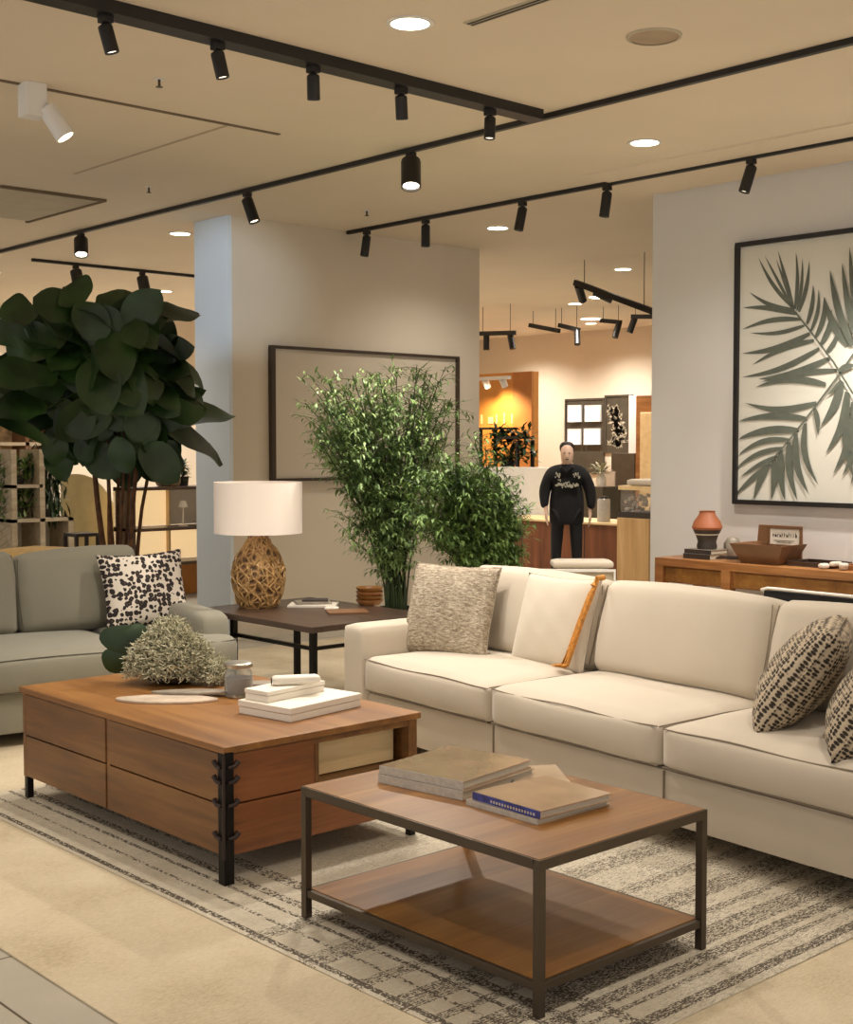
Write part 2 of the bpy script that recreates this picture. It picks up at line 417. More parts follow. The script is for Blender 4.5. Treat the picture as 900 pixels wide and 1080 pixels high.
# ------------------------------------------------------------------ LARGE COFFEE TABLE (drawers)
X0, X1, Y0, Y1, HT = 2.65, 3.58, 3.985, 5.61, .517
T = thing('coffee_table', 'large brown wood coffee table with drawers and one black corner post', 'coffee table', (X0, Y0, Z0))
W, L, h = X1-X0, Y1-Y0, HT-Z0; zb = .098
MB().box(-.012, -.012, h-.026, W+.012, L+.012, h).build('tabletop', M['wt1top'], T, bevel=.003)
b = MB()
b.box(.02, .02, zb, W-.02, L-.02, zb+.02)                      # bottom board
b.box(.018, .02, zb, W-.02, .035, h-.25)                       # behind lower end drawer
b.box(W-.03, .02, zb, W-.004, L-.02, h-.03)                    # back side
b.box(.02, L-.03, zb, W-.02, L-.004, h-.03)                    # far end
b.box(.03, .02, h-.036, W-.02, L-.02, h-.028)                  # top lining
b.box(.03, .02, zb, .04, L-.02, h-.03)                         # behind side drawers
b.box(.41, .004, h-.24, .43, .9, h-.03)                        # divider right of end drawer
b.box(.41, .004, zb+.185, W-.02, .9, zb+.20)                   # cubby floor
b.box(W-.045, 0, zb, W, .045, h-.028)                          # right corner post
b.box(0, L-.03, zb, .03, L, h-.028)
b.box(.004, .845, zb, .03, .87, h-.028)
b.box(.03, .002, h-.052, W-.04, .02, h-.028)                   # rail over the cubby
b.build('carcass', M['wt1'], T, bevel=.002)
MB().box(.435, .09, zb+.205, W-.05, .1, h-.055).build('cubby_panel', M['wpale'], T)
def drawer(x0, y0, z0, x1, y1, z1, m):
    return MB().box(x0, y0, z0, x1, y1, z1).build('drawer', m, T, bevel=.003)
zm = zb+.19
for (ya, yb) in ((.03, .841), (.874, L-.033)):
    for (za, zc) in ((zb+.004, zm-.003), (zm+.003, h-.032)):
        drawer(-.001, ya, za, .028, yb, zc, M['wt1'])
drawer(.03, -.001, zm+.003, .405, .03, h-.032, M['wt1e'])
drawer(.03, -.001, zb+.004, W-.05, .03, zm-.003, M['wt1e'])
post = MB().box(-.012, -.012, 0, .012, .03, h-.02).box(-.012, -.012, 0, .03, .012, h-.02).build('corner_post', M['iron'], T, bevel=.002)
hk = MB()
for zz in (h-.075, h-.13, h-.215, h-.335):
    for sx in (0, 1):
        pts = [(0, 0, 0), (.028, 0, .002), (.045, 0, .018)]
        pts = [((p[0], -.018, zz+p[2]) if sx else (-.018, p[0], zz+p[2])) for p in pts]
        hk.tube(pts, [.006, .009, .011], 6)
hk.tube([(-.02, -.02, .1), (-.023, -.023, .25), (-.018, -.018, h-.03)], .006, 6)
hk.build('leather_lacing', M['leather'], post, smooth=True)
for (x, y) in ((.004, L-.03), (W-.035, .004), (W-.035, L-.03), (.0, .0)):
    MB().box(x, y, 0, x+.03, y+.03, zb+.002).build('leg', M['iron'], T, bevel=.002)
# ------------------------------------------------------------------ SMALL COFFEE TABLE (metal frame)
X0, X1, Y0, Y1, HT = 2.655, 3.43, 2.45, 3.54, .458
T = thing('coffee_table', 'small wood coffee table with slim bronze metal frame and lower shelf', 'coffee table', (X0, Y0, Z0))
W, L, h = X1-X0, Y1-Y0, HT-Z0; q = .026
for (x, y) in ((0, 0), (W-q, 0), (0, L-q), (W-q, L-q)):
    MB().box(x, y, 0, x+q, y+q, h-.03).build('leg', M['gun'], T, bevel=.0015)
f = MB()
f.box(0, 0, h-.03, W, q, h).box(0, L-q, h-.03, W, L, h).box(0, q, h-.03, q, L-q, h).box(W-q, q, h-.03, W, L-q, h)
f.build('top_frame', M['gun'], T, bevel=.0015)
MB().box(.006, .006, h-.004, W-.006, L-.006, h+.002).build('tabletop', M['wt2'], T, bevel=.001)
f = MB(); zs = .072
f.box(q, .004, zs, W-q, .022, zs+.024).box(q, L-.022, zs, W-q, L-.004, zs+.024).box(.004, q, zs, .022, L-q, zs+.024).box(W-.022, q, zs, W-.004, L-q, zs+.024)
f.build('shelf_frame', M['gun'], T, bevel=.0015)
MB().box(.022, .022, zs+.004, W-.022, L-.022, zs+.027).build('shelf', M['wt2'], T, bevel=.001)
TT2 = .460
# ------------------------------------------------------------------ BOOKS
def book(name, loc, rz, w, d, t, cov, spine, label, cat='book', group=None, pages=True):
    o = thing(name, label, cat, loc, rz, group)
    MB().box(0, 0, 0, w, d, .004).box(0, 0, t-.004, w, d, t).build('cover', cov, o, bevel=.0008)
    MB().box(-.001, 0, .0, .004, d, t).build('spine', spine, o, bevel=.0008)
    MB().box(.004, .006, .004, w-.006, d-.006, t-.004).build('pages', M['papedge'], o)
    return o
book('hardcover_book', (2.925, 3.035, TT2), math.radians(8), .40, .365, .030, M['cover2'], M['silver'], 'glossy hardcover book at the bottom of the stack on the bronze-framed table')
book('hardcover_book', (2.935, 3.045, TT2+.030), math.radians(9), .39, .355, .028, M['cover'], M['silver'], 'glossy tan book with silver spine on top of the stack on the bronze-framed table')
book('hardcover_book', (2.90, 2.685, TT2), math.radians(0), .335, .31, .018, M['cover2'], M['silver'], 'glossy book lying directly below the blue-spined book')
b3 = book('hardcover_book', (2.905, 2.682, TT2+.018), math.radians(-2), .325, .30, .024, M['cover'], M['blue'], 'glossy tan book with blue spine nearest the front table corner')
lg = MB()
for k in range(16): lg.box(-.0018, .02+k*.0125, .006, -.0008, .027+k*.0125, .014)
lg.build('spine_lettering', M['silver'], b3)
book('hardcover_book', (3.17, 3.04, TT2), math.radians(-36), .19, .24, .014, M['cover2'], M['silver'], 'thin pale book between the book stack and the blue-spined book')
# ------------------------------------------------------------------ CUSHIONS AND SOFAS
def crown(cz, sx=0, sy=0, fr=0, seed=0):
    def de(u, v, w, p):
        k = max(0, 1-u*u)*max(0, 1-v*v)
        z = p[2] + (cz*k**.5 if w > 0 else 0)*max(0, w)
        x = p[0] + sx*u*max(0, 1-w*w)*(1-v*v); y = p[1] - fr*(1 if v < 0 else 0)*abs(min(0, v))*max(0, 1-w*w)*(1-u**4)
        n = .004*math.sin(5*u+seed)*math.sin(4*v+1.3*seed)
        return (x, y, z+n*w)
    return de
def seat_cushion(parent, x0, x1, y0, y1, z0, z1, m, mp, seed=0, cz=.028):
    w, d, hh = x1-x0, y1-y0, z1-z0
    o = MB().rbox(((x0+x1)/2, (y0+y1)/2, (z0+z1)/2), (w-.006, d, hh), .035, 12, crown(cz, .004, 0, .022, seed)).build('seat_cushion', m, parent, smooth=True, sharp=0)
    for zz in (z1-.012, z0+.012):
        pts = []; p = MB()
        for i in range(25):
            u = -1+2*i/24; pts.append((x0+w/2+u*(w/2-.014), y0+.006-(.001 if abs(u) > .9 else .004), zz+ (.004*math.sin(5*u+seed) if zz > z0+.1 else 0)))
        p.tube(pts, .0032, 6); p.build('piping', mp, o, smooth=True)
    for xx in (x0+.012, x1-.012):
        MB().tube([(xx, y0+.012, z1-.012), (xx, (y0+y1)/2, z1-.004), (xx, y1-.03, z1-.012)], .003, 5).build('piping', mp, o, smooth=True)
    return o
def back_cushion(parent, x0, x1, y0, z0, hh, th, lean, m, mp, seed=0, slump=.0):
    w = x1-x0
    def de(u, v, ww, p):
        k = max(0, 1-u*u)*max(0, 1-ww*ww)
        y = p[1] + (-.05*k**.6 if v < 0 else .02*k)*abs(v)
        z = p[2] + (.018*(1-u*u) if ww > 0 else 0)*ww
        x = p[0] + .012*u*(1-ww*ww)
        z += slump*u*max(0, ww)
        y += .006*math.sin(4*u+seed)*math.sin(3*ww+seed)
        return (x, y, z)
    b = MB(); b.M = Tr((x0+x1)/2, y0+th/2, z0) @ Matrix.Rotation(-lean, 4, 'X') @ Tr(0, 0, hh/2)
    b.rbox((0, 0, 0), (w-.012, th, hh), .055, 12, de)
    o = b.build('back_cushion', m, parent, smooth=True, sharp=0)
    for sx in (-1, 1):
        p = MB(); p.M = b.M
        pts = [(sx*(w/2-.018+.011*(1-t*t)), -th/2+.018+.0*t, t*(hh/2-.03)+(slump*sx*t if t > 0 else 0)) for t in [-1+2*i/12 for i in range(13)]]
        p.tube(pts, .0028, 5); p.build('piping', mp, o, smooth=True)
    return o
ang = math.atan2(-.9957, -.093)
SO = thing('sofa', 'long oatmeal linen sofa with three seat cushions behind the coffee tables', 'sofa', (4.385, 5.46, .012), ang)
def sofa_world(x, y, z): return Tr(4.385, 5.46, 0) @ Rz(ang) @ Vector((x, y, z))
A = .185; SL = 3.52; seg = [.19, 1.215, 2.265, 3.33]
b = MB(); b.rbox((A+(SL-2*A)/2, .50, .20), (SL-2*A, .96, .22), .02, 4).build('base', M['linen'], SO, smooth=True)
for s in seg[1:3]: MB().box(s-.002, .0115, .095, s+.002, .0215, .305).build('base_seam', M['pipe'], SO)
def armde(u, v, w, p):
    return (p[0], p[1], p[2] + (.008*(1-u*u) if w > 0 else 0) - (.02*max(0, v) if w > 0 else 0))
for x0 in (0, SL-A):
    b = MB(); b.rbox((x0+A/2, .49, .365), (A, 1.0, .56), .028, 8, armde).build('arm', M['linen'], SO, smooth=True, sharp=0)
MB().rbox((SL/2, .95, .45), (SL-.02, .16, .72), .04, 5).build('back_frame', M['linen'], SO, smooth=True)
for k in range(3):
    seat_cushion(SO, seg[k], seg[k+1], -.012, .80, .313, .492, M['linen2'], M['pipe'], k*1.7)
bx = [.2, 1.225, 2.25, 3.32]
for k in range(3):
    back_cushion(SO, bx[k], bx[k+1], .60, .475, .455, .22, math.radians(13), M['linen'], M['pipe'], k*2.1+.5)
for (x, y) in ((.12, .1), (.12, .9), (SL-.12, .1), (SL-.12, .9), (SL/2, .12)):
    MB().box(x-.03, y-.03, 0, x+.03, y+.03, .1).build('leg', M['dkleg'], SO)
# pillows on the linen sofa
def upright(name, lab, loc, yaw, lean, w, hh, t, m, k=.09, wr=.05, roll=0, edge=None, cat='pillow'):
    o = thing(name, lab, cat, loc)
    o.rotation_euler = (Matrix.Rotation(yaw, 4, 'Z') @ Matrix.Rotation(-lean, 4, 'X') @ Matrix.Rotation(roll, 4, 'Y')).to_euler()
    MB().pillow(w, hh, t, 20, k, wr=wr).build('pillow_cover', m, o, smooth=True, sharp=0)
    # edge seam
    pts = []
    n = 18
    for s in range(4):
        for i in range(n):
            q = -1+2*i/n
            u, v = [(q, -1), (1, q), (-q, 1), (-1, -q)][s]
            pts.append((w/2*u*(1-k*(1-v*v)), 0, hh/2*v*(1-k*(1-u*u))+hh/2))
    pts.append(pts[0])
    MB().tube(pts, .004, 5, cap=False).build('seam', edge or m, o, smooth=True)
    return o
c = sofa_world(.385, .36, .50)
upright('throw_pillow', 'ribbed grey-beige bouclé throw pillow at the left end of the oatmeal sofa', c, ang+math.radians(18), math.radians(18), .54, .49, .18, M['boucle'], .05)
c = sofa_world(.98, .545, .497)
P2 = upright('throw_pillow', 'plain ivory throw pillow with an ochre tassel down its right side', c, ang+math.radians(3), math.radians(17), .50, .47, .15, M['cream'], .05)
tb = MB()
for k in range(9):
    o = (k % 3-1)*.009; r = (k//3-1)*.007
    pts = [(.255+o*.3, -.03, .475), (.245+o, -.05+r, .38), (.228+o, -.062+r, .25), (.212+o*1.2, -.068+r, .12), (.2+o*1.6, -.075+r, .03), (.18+o*3.0, -.10+r*2, .012)]
    tb.tube(pts, .0052, 5)
tb.tube([(.262, 0, .485), (.25, -.035, .47), (.246, -.05, .43)], .014, 8)
tb.build('tassel', M['orange'], P2, smooth=True)
pa = on_z(802, 746, .50); pb = on_z(838, 779, .50)
dv = (pa-pb); yaw = math.atan2(-dv.y, -dv.x)
mid = (pa+pb)/2
def side_pillow(lab, base, yawd, lean, w=.48, hh=.46):
    o = upright('throw_pillow', lab, base, yawd, lean, w, hh, .25, M['spots'], .05, .04)
    return o
# the pillow's lower edge runs front to back; it leans towards the right arm
side_pillow('round-bellied cream throw pillow with dark spots leaning at the right of the oatmeal sofa', sofa_world(2.50, .33, .512), ang-math.radians(58), math.radians(36), .56, .50)
side_pillow('second spotted throw pillow tucked behind the first, cut by the right picture edge', sofa_world(2.94, .19, .505), ang-math.radians(58), math.radians(34), .46, .44)
# ------------------------------------------------------------------ GREY SOFA
ga = math.radians(-6.5)
GO = (4.385-2.3*math.cos(ga), 6.42-2.3*math.sin(ga), .007)
G = thing('sofa', 'grey-green fabric sofa at the left behind the large wooden table', 'sofa', GO, ga)
def gw(x, y, z): return Tr(*GO) @ Rz(ga) @ Vector((x, y, z-.007))
GL = 2.3
MB().rbox((GL/2, .57, .18), (GL-.02, 1.1, .22), .02, 4).build('base', M['grey'], G, smooth=True)
def garm(u, v, w, p):
    return (p[0], p[1] + (.03*max(0, w) if v < 0 else 0), p[2] - (.02*max(0, -v)*max(0, w)) + (.02*max(0, v)*max(0, w)))
for x0 in (0, GL-.2):
    MB().rbox((x0+.1, .62, .455), (.2, 1.06, .36), .055, 8, garm).build('arm', M['grey'], G, smooth=True, sharp=0)
MB().rbox((GL/2, 1.10, .52), (GL-.01, .16, .70), .05, 5).build('back_frame', M['grey'], G, smooth=True)
def tcush(x0, x1, seed):
    seat_cushion(G, x0, x1, -.012, .9, .285, .478, M['grey'], M['greyp'], seed, .03)
tcush(.012, 1.72, 0); tcush(1.72, GL-.012, 2)
# front corners of the arms sit behind the T-shaped cushions
for (x0, x1, sl) in ((.2, 1.27, .01), (1.27, 2.04, .015)):
    back_cushion(G, x0, x1, .76, .47, .49, .2, math.radians(12), M['grey'], M['greyp'], x0, sl)
for (x, y) in ((.1, .1), (GL-.1, .1), (.1, 1.05), (GL-.1, 1.05)):
    MB().box(x-.03, y-.03, 0, x+.03, y+.03, .08).build('leg', M['dkleg'], G)
upright('throw_pillow', 'black and white leopard-spot throw pillow on the grey-green sofa', gw(2.0, .59, .50), ga+math.radians(-4), math.radians(18), .54, .47, .17, M['leo'], .09, roll=math.radians(-2))
# ------------------------------------------------------------------ SIDE TABLE + LAMP
X0, X1, Y0, Y1, HT = 4.43, 5.32, 5.80, 6.98, .60
T = thing('side_table', 'dark-stained square side table with slim black legs between the two sofas', 'side table', (X0, Y0, .007))
W, L, h = X1-X0, Y1-Y0, HT-.007
MB().box(0, 0, h-.035, W, L, h).build('tabletop', M['wside'], T, bevel=.003)
for (x, y) in ((.03, .03), (W-.07, .03), (.03, L-.37), (W-.15, L-.05)):
    MB().box(x, y, 0, x+.035, y+.035, h-.035).build('leg', M['iron'], T, bevel=.002)
MB().box(.038, .06, h-.14, .058, L-.36, h-.12).box(.06, .038, h-.14, W-.06, .058, h-.12).box(W-.062, .06, h-.14, W-.042, L-.06, h-.12).build('stretcher', M['iron'], T)
LP = (4.76, 6.77, .60)
T = thing('table_lamp', 'table lamp with white drum shade and carved golden egg-shaped base', 'lamp', LP)
prof = [(.0, 0), (.115, 0), (.128, .02), (.15, .09), (.165, .17), (.163, .24), (.14, .31), (.105, .365), (.075, .40), (.065, .43), (.068, .45), (.0, .45)]
b = MB().lathe(prof, n=48, cap=False)
lb = b.build('lamp_base', M['wicker'], T, smooth=True)
tw = MB()
def rad(z):
    for (r0, z0), (r1, z1) in zip(prof[1:-2], prof[2:-1]):
        if z0 <= z <= z1: return r0+(r1-r0)*(z-z0)/(z1-z0+1e-9)
    return .07
for k in range(18):
    for sg in (-1, 1):
        a0 = 2*PI*k/18; pts = []
        for i in range(15):
            z = .02+.40*i/14; a = a0+sg*(1.35*i/14)+.12*math.sin(i*1.3+k*2.1); r = rad(z)+.004*math.sin(i*1.7+k)
            pts.append((r*math.cos(a), r*math.sin(a), z))
        tw.tube(pts, .0055, 5)
tw.build('carved_lattice', plain('gilded_twine', C(190, 152, 98), .5, var=.25, sc=40), lb, smooth=True)
MB().lathe([(.268, .46), (.272, .46), (.272, .775), (.268, .775)], n=48, cap=False).lathe([(.264, .775), (.264, .46), (.268, .46)], n=48, cap=False).lathe([(.268, .775), (.264, .775)], n=48, cap=False).build('lamp_shade', M['shade'], T, smooth=True)
MB().tube([(0, 0, .44), (0, 0, .70)], .008, 8).tube([(-.265, 0, .70), (.265, 0, .70)], .003, 5).build('lamp_stem', M['iron'], T)
MB().lathe([(.0, 0), (.022, .01), (.03, .04), (.02, .075), (0, .085)], (0, 0, .58), 16, cap=False).build('light_bulb', M['glow2'], T, smooth=True)
p = on_z(328, 639, .60)
o = MB().box(-.15, -.1, 0, .15, .1, .012).build('magazine', M['paper'], bevel=.001); put(o, (p.x+.02, p.y, .60), math.radians(-45)); tag(o, 'white open magazine lying beside the lamp base on the side table', 'magazine')
o = MB().box(-.11, -.08, 0, .11, .08, .014).build('magazine', M['slate'], bevel=.001); put(o, (p.x+.03, p.y+.02, .612), math.radians(-30)); tag(o, 'grey magazine on top of the white open magazine', 'magazine')
o = MB().box(-.08, -.05, 0, .08, .05, .012).build('magazine', M['char'], bevel=.001); put(o, (p.x+.05, p.y+.02, .626), math.radians(-40)); tag(o, 'small dark booklet topmost of the pile beside the lamp', 'booklet')
p = on_z(350, 643, .60)
o = MB().rbox((0, 0, .009), (.085, .05, .018), .006, 3).build('card_holder', M['white'], smooth=True); put(o, p, math.radians(-40)); tag(o, 'small white block near the front edge of the side table', 'card holder')
p = on_z(366, 646, .60)
o = MB().box(-.12, -.09, 0, .12, .09, .012).build('wooden_tray', M['brown'], bevel=.002); put(o, p, math.radians(-30)); tag(o, 'flat brown tray beside the stacked wooden bowls', 'tray')
pc = on_z(391, 638, .60); pc = Vector((pc.x+.05, pc.y+.06, .6))
for k in range(4):
    z = .0005+k*.026
    o = MB().lathe([(0, 0), (.062, 0), (.083, .024), (.086, .034), (.078, .034), (.06, .008), (0, .008)], n=28, cap=False).build('wooden_bowl', M['wcons'] if k % 2 == 0 else M['wt2'], smooth=True)
    put(o, (pc.x-.05, pc.y-.05, .6+z))
    tag(o, ['lowest honey-coloured wooden bowl of the stack on the side table', 'second wooden bowl from the bottom of the side table stack', 'third wooden bowl from the bottom of the side table stack', 'topmost wooden bowl of the stack on the side table'][k], 'bowl', 'stacked wooden bowls on the side table')
# ------------------------------------------------------------------ THINGS ON THE LARGE COFFEE TABLE
TZ = .517
BX = thing('gift_box', 'large flat white box at the bottom of the pile on the large table', 'box', (3.075, 4.165, TZ), math.radians(9))
MB().box(0, 0, 0, .415, .29, .028).build('box_base', M['white'], BX, bevel=.002)
MB().box(-.003, -.003, .030, .418, .293, .055).build('lid', M['white'], BX, bevel=.002)
BX = thing('gift_box', 'smaller white box stacked on the back half of the large white box', 'box', (3.075, 4.315, TZ+.055), math.radians(9))
MB().box(0, 0, 0, .33, .13, .026).build('box_base', M['white'], BX, bevel=.002)
MB().box(-.002, -.002, .028, .332, .132, .045).build('lid', M['white'], BX, bevel=.002)
RO = thing('napkin_roll', 'white rolled napkin with dark monogram on the white boxes', 'napkin', (3.26, 4.375, TZ+.1005), math.radians(-30))
MB().rbox((0, 0, .019), (.2, .062, .038), .017, 6).build('roll', M['paper'], RO, smooth=True)
g = MB()
def stroke(g, pts, y, r=.0022):
    g.tube([(a, y, b) for a, b in pts], r, 4)
# monogram on the short end
mm = MB()
for pts in ([(-.012, .006), (-.016, .018), (-.010, .030), (-.003, .026)], [(-.008, .004), (.0, .01), (-.002, .024)], [(.004, .006), (.004, .03), (.014, .03)], [(.010, .006), (.016, .014), (.009, .02)]):
    mm.tube([(-.1015, a, b) for a, b in pts], .0018, 4)
mm.build('monogram', M['ink'], RO)
J = thing('glass_jar', 'squat glass jar with metal lid between the moss and the white boxes', 'jar', (3.245, 4.77, TZ)); J.scale = (1.2, 1.2, 1.15)
MB().lathe([(0, 0), (.045, 0), (.052, .012), (.052, .085), (.044, .10), (.044, .108), (.04, .108), (.04, .098), (.047, .083), (.047, .014), (0, .006)], n=32, cap=False).build('jar_body', M['glass'], J, smooth=True)
MB().lathe([(0, .01), (.043, .01), (.044, .07), (0, .072)], n=24, cap=False).build('jar_filling', M['slate'], J, smooth=True)
MB().lathe([(0, .109), (.05, .109), (.052, .113), (.052, .124), (.046, .128), (0, .129)], n=32, cap=False).build('lid', plain('brushed_metal', C(180, 176, 166), .3, .8), J, smooth=True)
b = MB().box(-.1, -.05, 0, .1, .05, .03); o = b.build('tin_box', M['slate'], bevel=.006); put(o, (3.42, 4.83, TZ), math.radians(-40)); tag(o, 'low grey metal tin behind the glass jar', 'tin')
def boat(Lh, Wd, t):
    pts = []
    for i in range(40):
        a = 2*PI*i/40; x = Lh*math.cos(a); y = Wd*math.sin(a)*(abs(math.sin(a))**.35)
        pts.append((x, y, 0))
    return pts
for (u, v, Lh, Wd, rz, z, m, lab) in ((176, 739, .22, .085, -44, TZ, 'marble', 'long pale marble leaf-shaped tray on the table below the moss'), (206, 734, .19, .045, -40, TZ+.012, 'slate', 'slim grey stone platter resting across the marble tray')):
    p = on_z(u, v, TZ)
    o = MB().prism(boat(Lh, Wd, .01), (0, 0, .011)).build('serving_tray', M[m], bevel=.003); put(o, (p.x, p.y, z+.0003), math.radians(rz)); tag(o, lab, 'tray')
PL = on_z(178, 724, TZ); PL = Vector((PL.x+.065, PL.y+.08, TZ))
D = thing('dried_arrangement', 'silvery moss and dried sprig arrangement with two dark round leaves on the large table', 'dried plant', PL)
MB().lathe([(0, 0), (.07, 0), (.11, .02), (.12, .04), (.10, .045), (0, .04)], n=28, cap=False).build('shallow_dish', M['char'], D, smooth=True)
rnd = random.Random(3)
def tuft(b, c, R, n, ln=.03, flat=.75):
    for _ in range(n):
        a = rnd.uniform(0, 2*PI); e = math.asin(rnd.uniform(-.1, 1)); r = R*(rnd.uniform(.55, 1)**.5)*(1+.12*math.sin(a*5))
        d = Vector((math.cos(a)*math.cos(e), math.sin(a)*math.cos(e), math.sin(e)*flat))
        p = Vector(c)+d*r
        if p.z < .006: p.z = .006+rnd.random()*.01
        dd = (d + Vector((rnd.gauss(0, .7), rnd.gauss(0, .7), rnd.gauss(0, .5)))).normalized()
        pts = [p]; q = p.copy()
        for k in range(3):
            dd = (dd+Vector((rnd.gauss(0, .55), rnd.gauss(0, .55), rnd.gauss(0, .45)))).normalized(); q = q+dd*ln/3; q.z = max(q.z, .005); pts.append(q.copy())
        b.tube(pts, [.0022, .003, .0026, .0016], 3, cap=False)
b = MB(); tuft(b, (0, 0, .06), .19, 3000, .036, .95); tuft(b, (.0, .02, .16), .105, 900, .036, 1.25); tuft(b, (.13, -.15, .03), .10, 1000, .033, .8)
b.build('foliage', M['dried'], D, smooth=False)
b = MB()
for (u, v, sz) in ((112, 690, .075), (124, 668, .075)):
    pass
RTh = Vector((RT.x, RT.y, 0))
for (off, zc, sz, tl) in ((-.235, .20, .085, .3), (-.245, .10, .075, -.5), (-.17, .225, .06, .9)):
    c0 = RTh*off+Vector((0, 0, zc)); nrm = (-FW + Vector((0, 0, tl*.3))).normalized(); ax = Vector((0, 0, 1)).cross(nrm).normalized(); ay = nrm.cross(ax)
    vs = [c0+nrm*.01]; n = 20
    for i in range(n):
        a = 2*PI*i/n; r = sz*(1+.08*math.sin(3*a+tl)); vs.append(c0+ax*r*math.cos(a+tl)*1.1+ay*r*math.sin(a+tl)*.8-nrm*.01)
    b.add(vs, [(0, 1+i, 1+(i+1) % n) for i in range(n)])
    b.tube([(0, 0, .03), c0*.6+Vector((0, 0, .02)), c0], .004, 5)
b.build('broad_leaf', M['fig'], D, smooth=True)
# ------------------------------------------------------------------ PLANTS
def pot(parent, r, hh, m=None):
    MB().lathe([(0, 0), (r*.78, 0), (r, hh), (r*.93, hh), (r*.9, hh-.04), (0, hh-.04)], n=32, cap=False).build('planter', m or M['pot'], parent, smooth=True)
def fiddle(t): return .10 if t < .02 else (.02 if t > .985 else (.30*(1-t)+.95*max(0, math.sin(PI*t**1.15))**.75))
FT = thing('fig_tree', 'tall fiddle-leaf fig with big dark green leaves behind the grey-green sofa', 'potted tree', (4.62, 8.2, .007))
pot(FT, .23, .42)
MB().lathe([(0, .37), (.2, .375), (0, .39)], n=24, cap=False).build('soil', M['bark'], FT)
rnd = random.Random(11)
RX = RTh; UPv = Vector((0, 0, 1)); TC = Vector((-FW.x, -FW.y, 0)).normalized()
b = MB(); tips = []
for k, (dx, dy, top, dxt, r) in enumerate([(-.19, .02, 1.85, -.45, .024), (-.10, .0, 2.1, -.25, .017), (-.06, -.05, 2.3, -.05, .013), (-.02, .04, 2.0, .1, .011), (.03, 0, 2.2, .2, .012), (.06, .05, 1.9, .36, .02), (.10, -.03, 1.75, .5, .016), (-.13, .05, 1.7, -.15, .013)]):
    p0 = RX*(dx*.55)+TC*(dy); pts = []
    for i in range(8):
        t = i/7; q = p0 + RX*(dxt*.52-dx*.55)*t**1.6 + UPv*(.37+(top-.37)*t) + Vector((.012*math.sin(t*9+k), .012*math.cos(t*7+k), 0)); pts.append(q)
    b.tube(pts, [r*(1-.35*i/7) for i in range(8)], 7)
    tips.append(pts[-1])
b.build('stem', M['bark'], FT, smooth=True)
b = MB(); cen = RX*(-.15)+UPv*2.07
def fleaf(p, d, L, W, up=Vector((0, 0, 1)), **k): b.leaf(p, d, L, W, up=up, n=12, shape=fiddle, fold=.16, droop=k.get('droop', .5), wave=.10)
stems2 = []
for k in range(240):
    a = rnd.uniform(0, 2*PI); ct = rnd.uniform(-.78, 1); st = math.sqrt(1-ct*ct)
    d = RX*math.cos(a)*st+TC*math.sin(a)*st+UPv*ct
    rr = rnd.uniform(.2, .58)
    p = cen+RX*d.dot(RX)*rr*1.08+TC*d.dot(TC)*rr*.85+UPv*(ct*rr*.82)
    tan = (UPv*rnd.uniform(-.9, .35)+RX*rnd.gauss(0, .7)+d*.45+RX*d.dot(RX)*.4).normalized()
    nrm = (d*.9+TC*.35+UPv*.3+Vector((rnd.gauss(0, .3), rnd.gauss(0, .3), rnd.gauss(0, .3)))).normalized()
    Lf = rnd.uniform(.30, .46)
    fleaf(p-tan*Lf*.4, tan, Lf, Lf*rnd.uniform(.28, .36), up=nrm, droop=rnd.uniform(.1, .6))
for k in range(64):
    if k < 44: p = cen+RX*rnd.uniform(-.55, .48)+UPv*rnd.uniform(.15, .40)+TC*rnd.uniform(-.25, .4)
    else: p = cen+RX*rnd.uniform(-.3, .5)+UPv*rnd.uniform(-.60, -.42)+TC*rnd.uniform(-.2, .35)
    tan = (UPv*rnd.uniform(-.3, .9)+RX*rnd.gauss(0, .8)+TC*.2).normalized() if k < 44 else (UPv*-.8+RX*rnd.gauss(.2, .6)).normalized()
    Lf = rnd.uniform(.26, .36)
    fleaf(p-tan*Lf*.4, tan, Lf, Lf*rnd.uniform(.28, .38), up=(TC+UPv*rnd.uniform(-.1, .6)+RX*rnd.gauss(0, .4)).normalized(), droop=rnd.uniform(.1, .5))
for (u, v, u2, v2, L, W) in ((150, 455, 246, 414, .55, .12), (150, 440, 243, 470, .6, .13), (165, 375, 222, 400, .42, .13), (160, 340, 208, 318, .42, .11), (60, 400, -18, 385, .55, .12), (50, 430, -10, 425, .5, .11), (55, 470, -12, 425, .5, .05), (40, 330, 0, 325, .4, .12), (75, 335, 40, 308, .35, .12), (110, 335, 138, 302, .3, .12), (90, 318, 70, 300, .3, .13)):
    p = on_y(u, v, 8.2-.15)-Vector((4.62, 8.2, .007)); e = on_y(u2, v2, 8.2-.1)-Vector((4.62, 8.2, .007))
    fleaf(p, (e-p), (e-p).length*1.03, W*1.15, up=(UPv*.7+TC*.8).normalized(), droop=.25)
    stems2.append((p, cen))
b.build('foliage', M['fig'], FT, smooth=True, sharp=0)
b = MB()
for p, e in stems2: b.tube([p, p*.5+e*.5-UPv*.03, e-UPv*.2], .006, 5)
b.build('leaf_stalk', M['stemg'], FT, smooth=True)
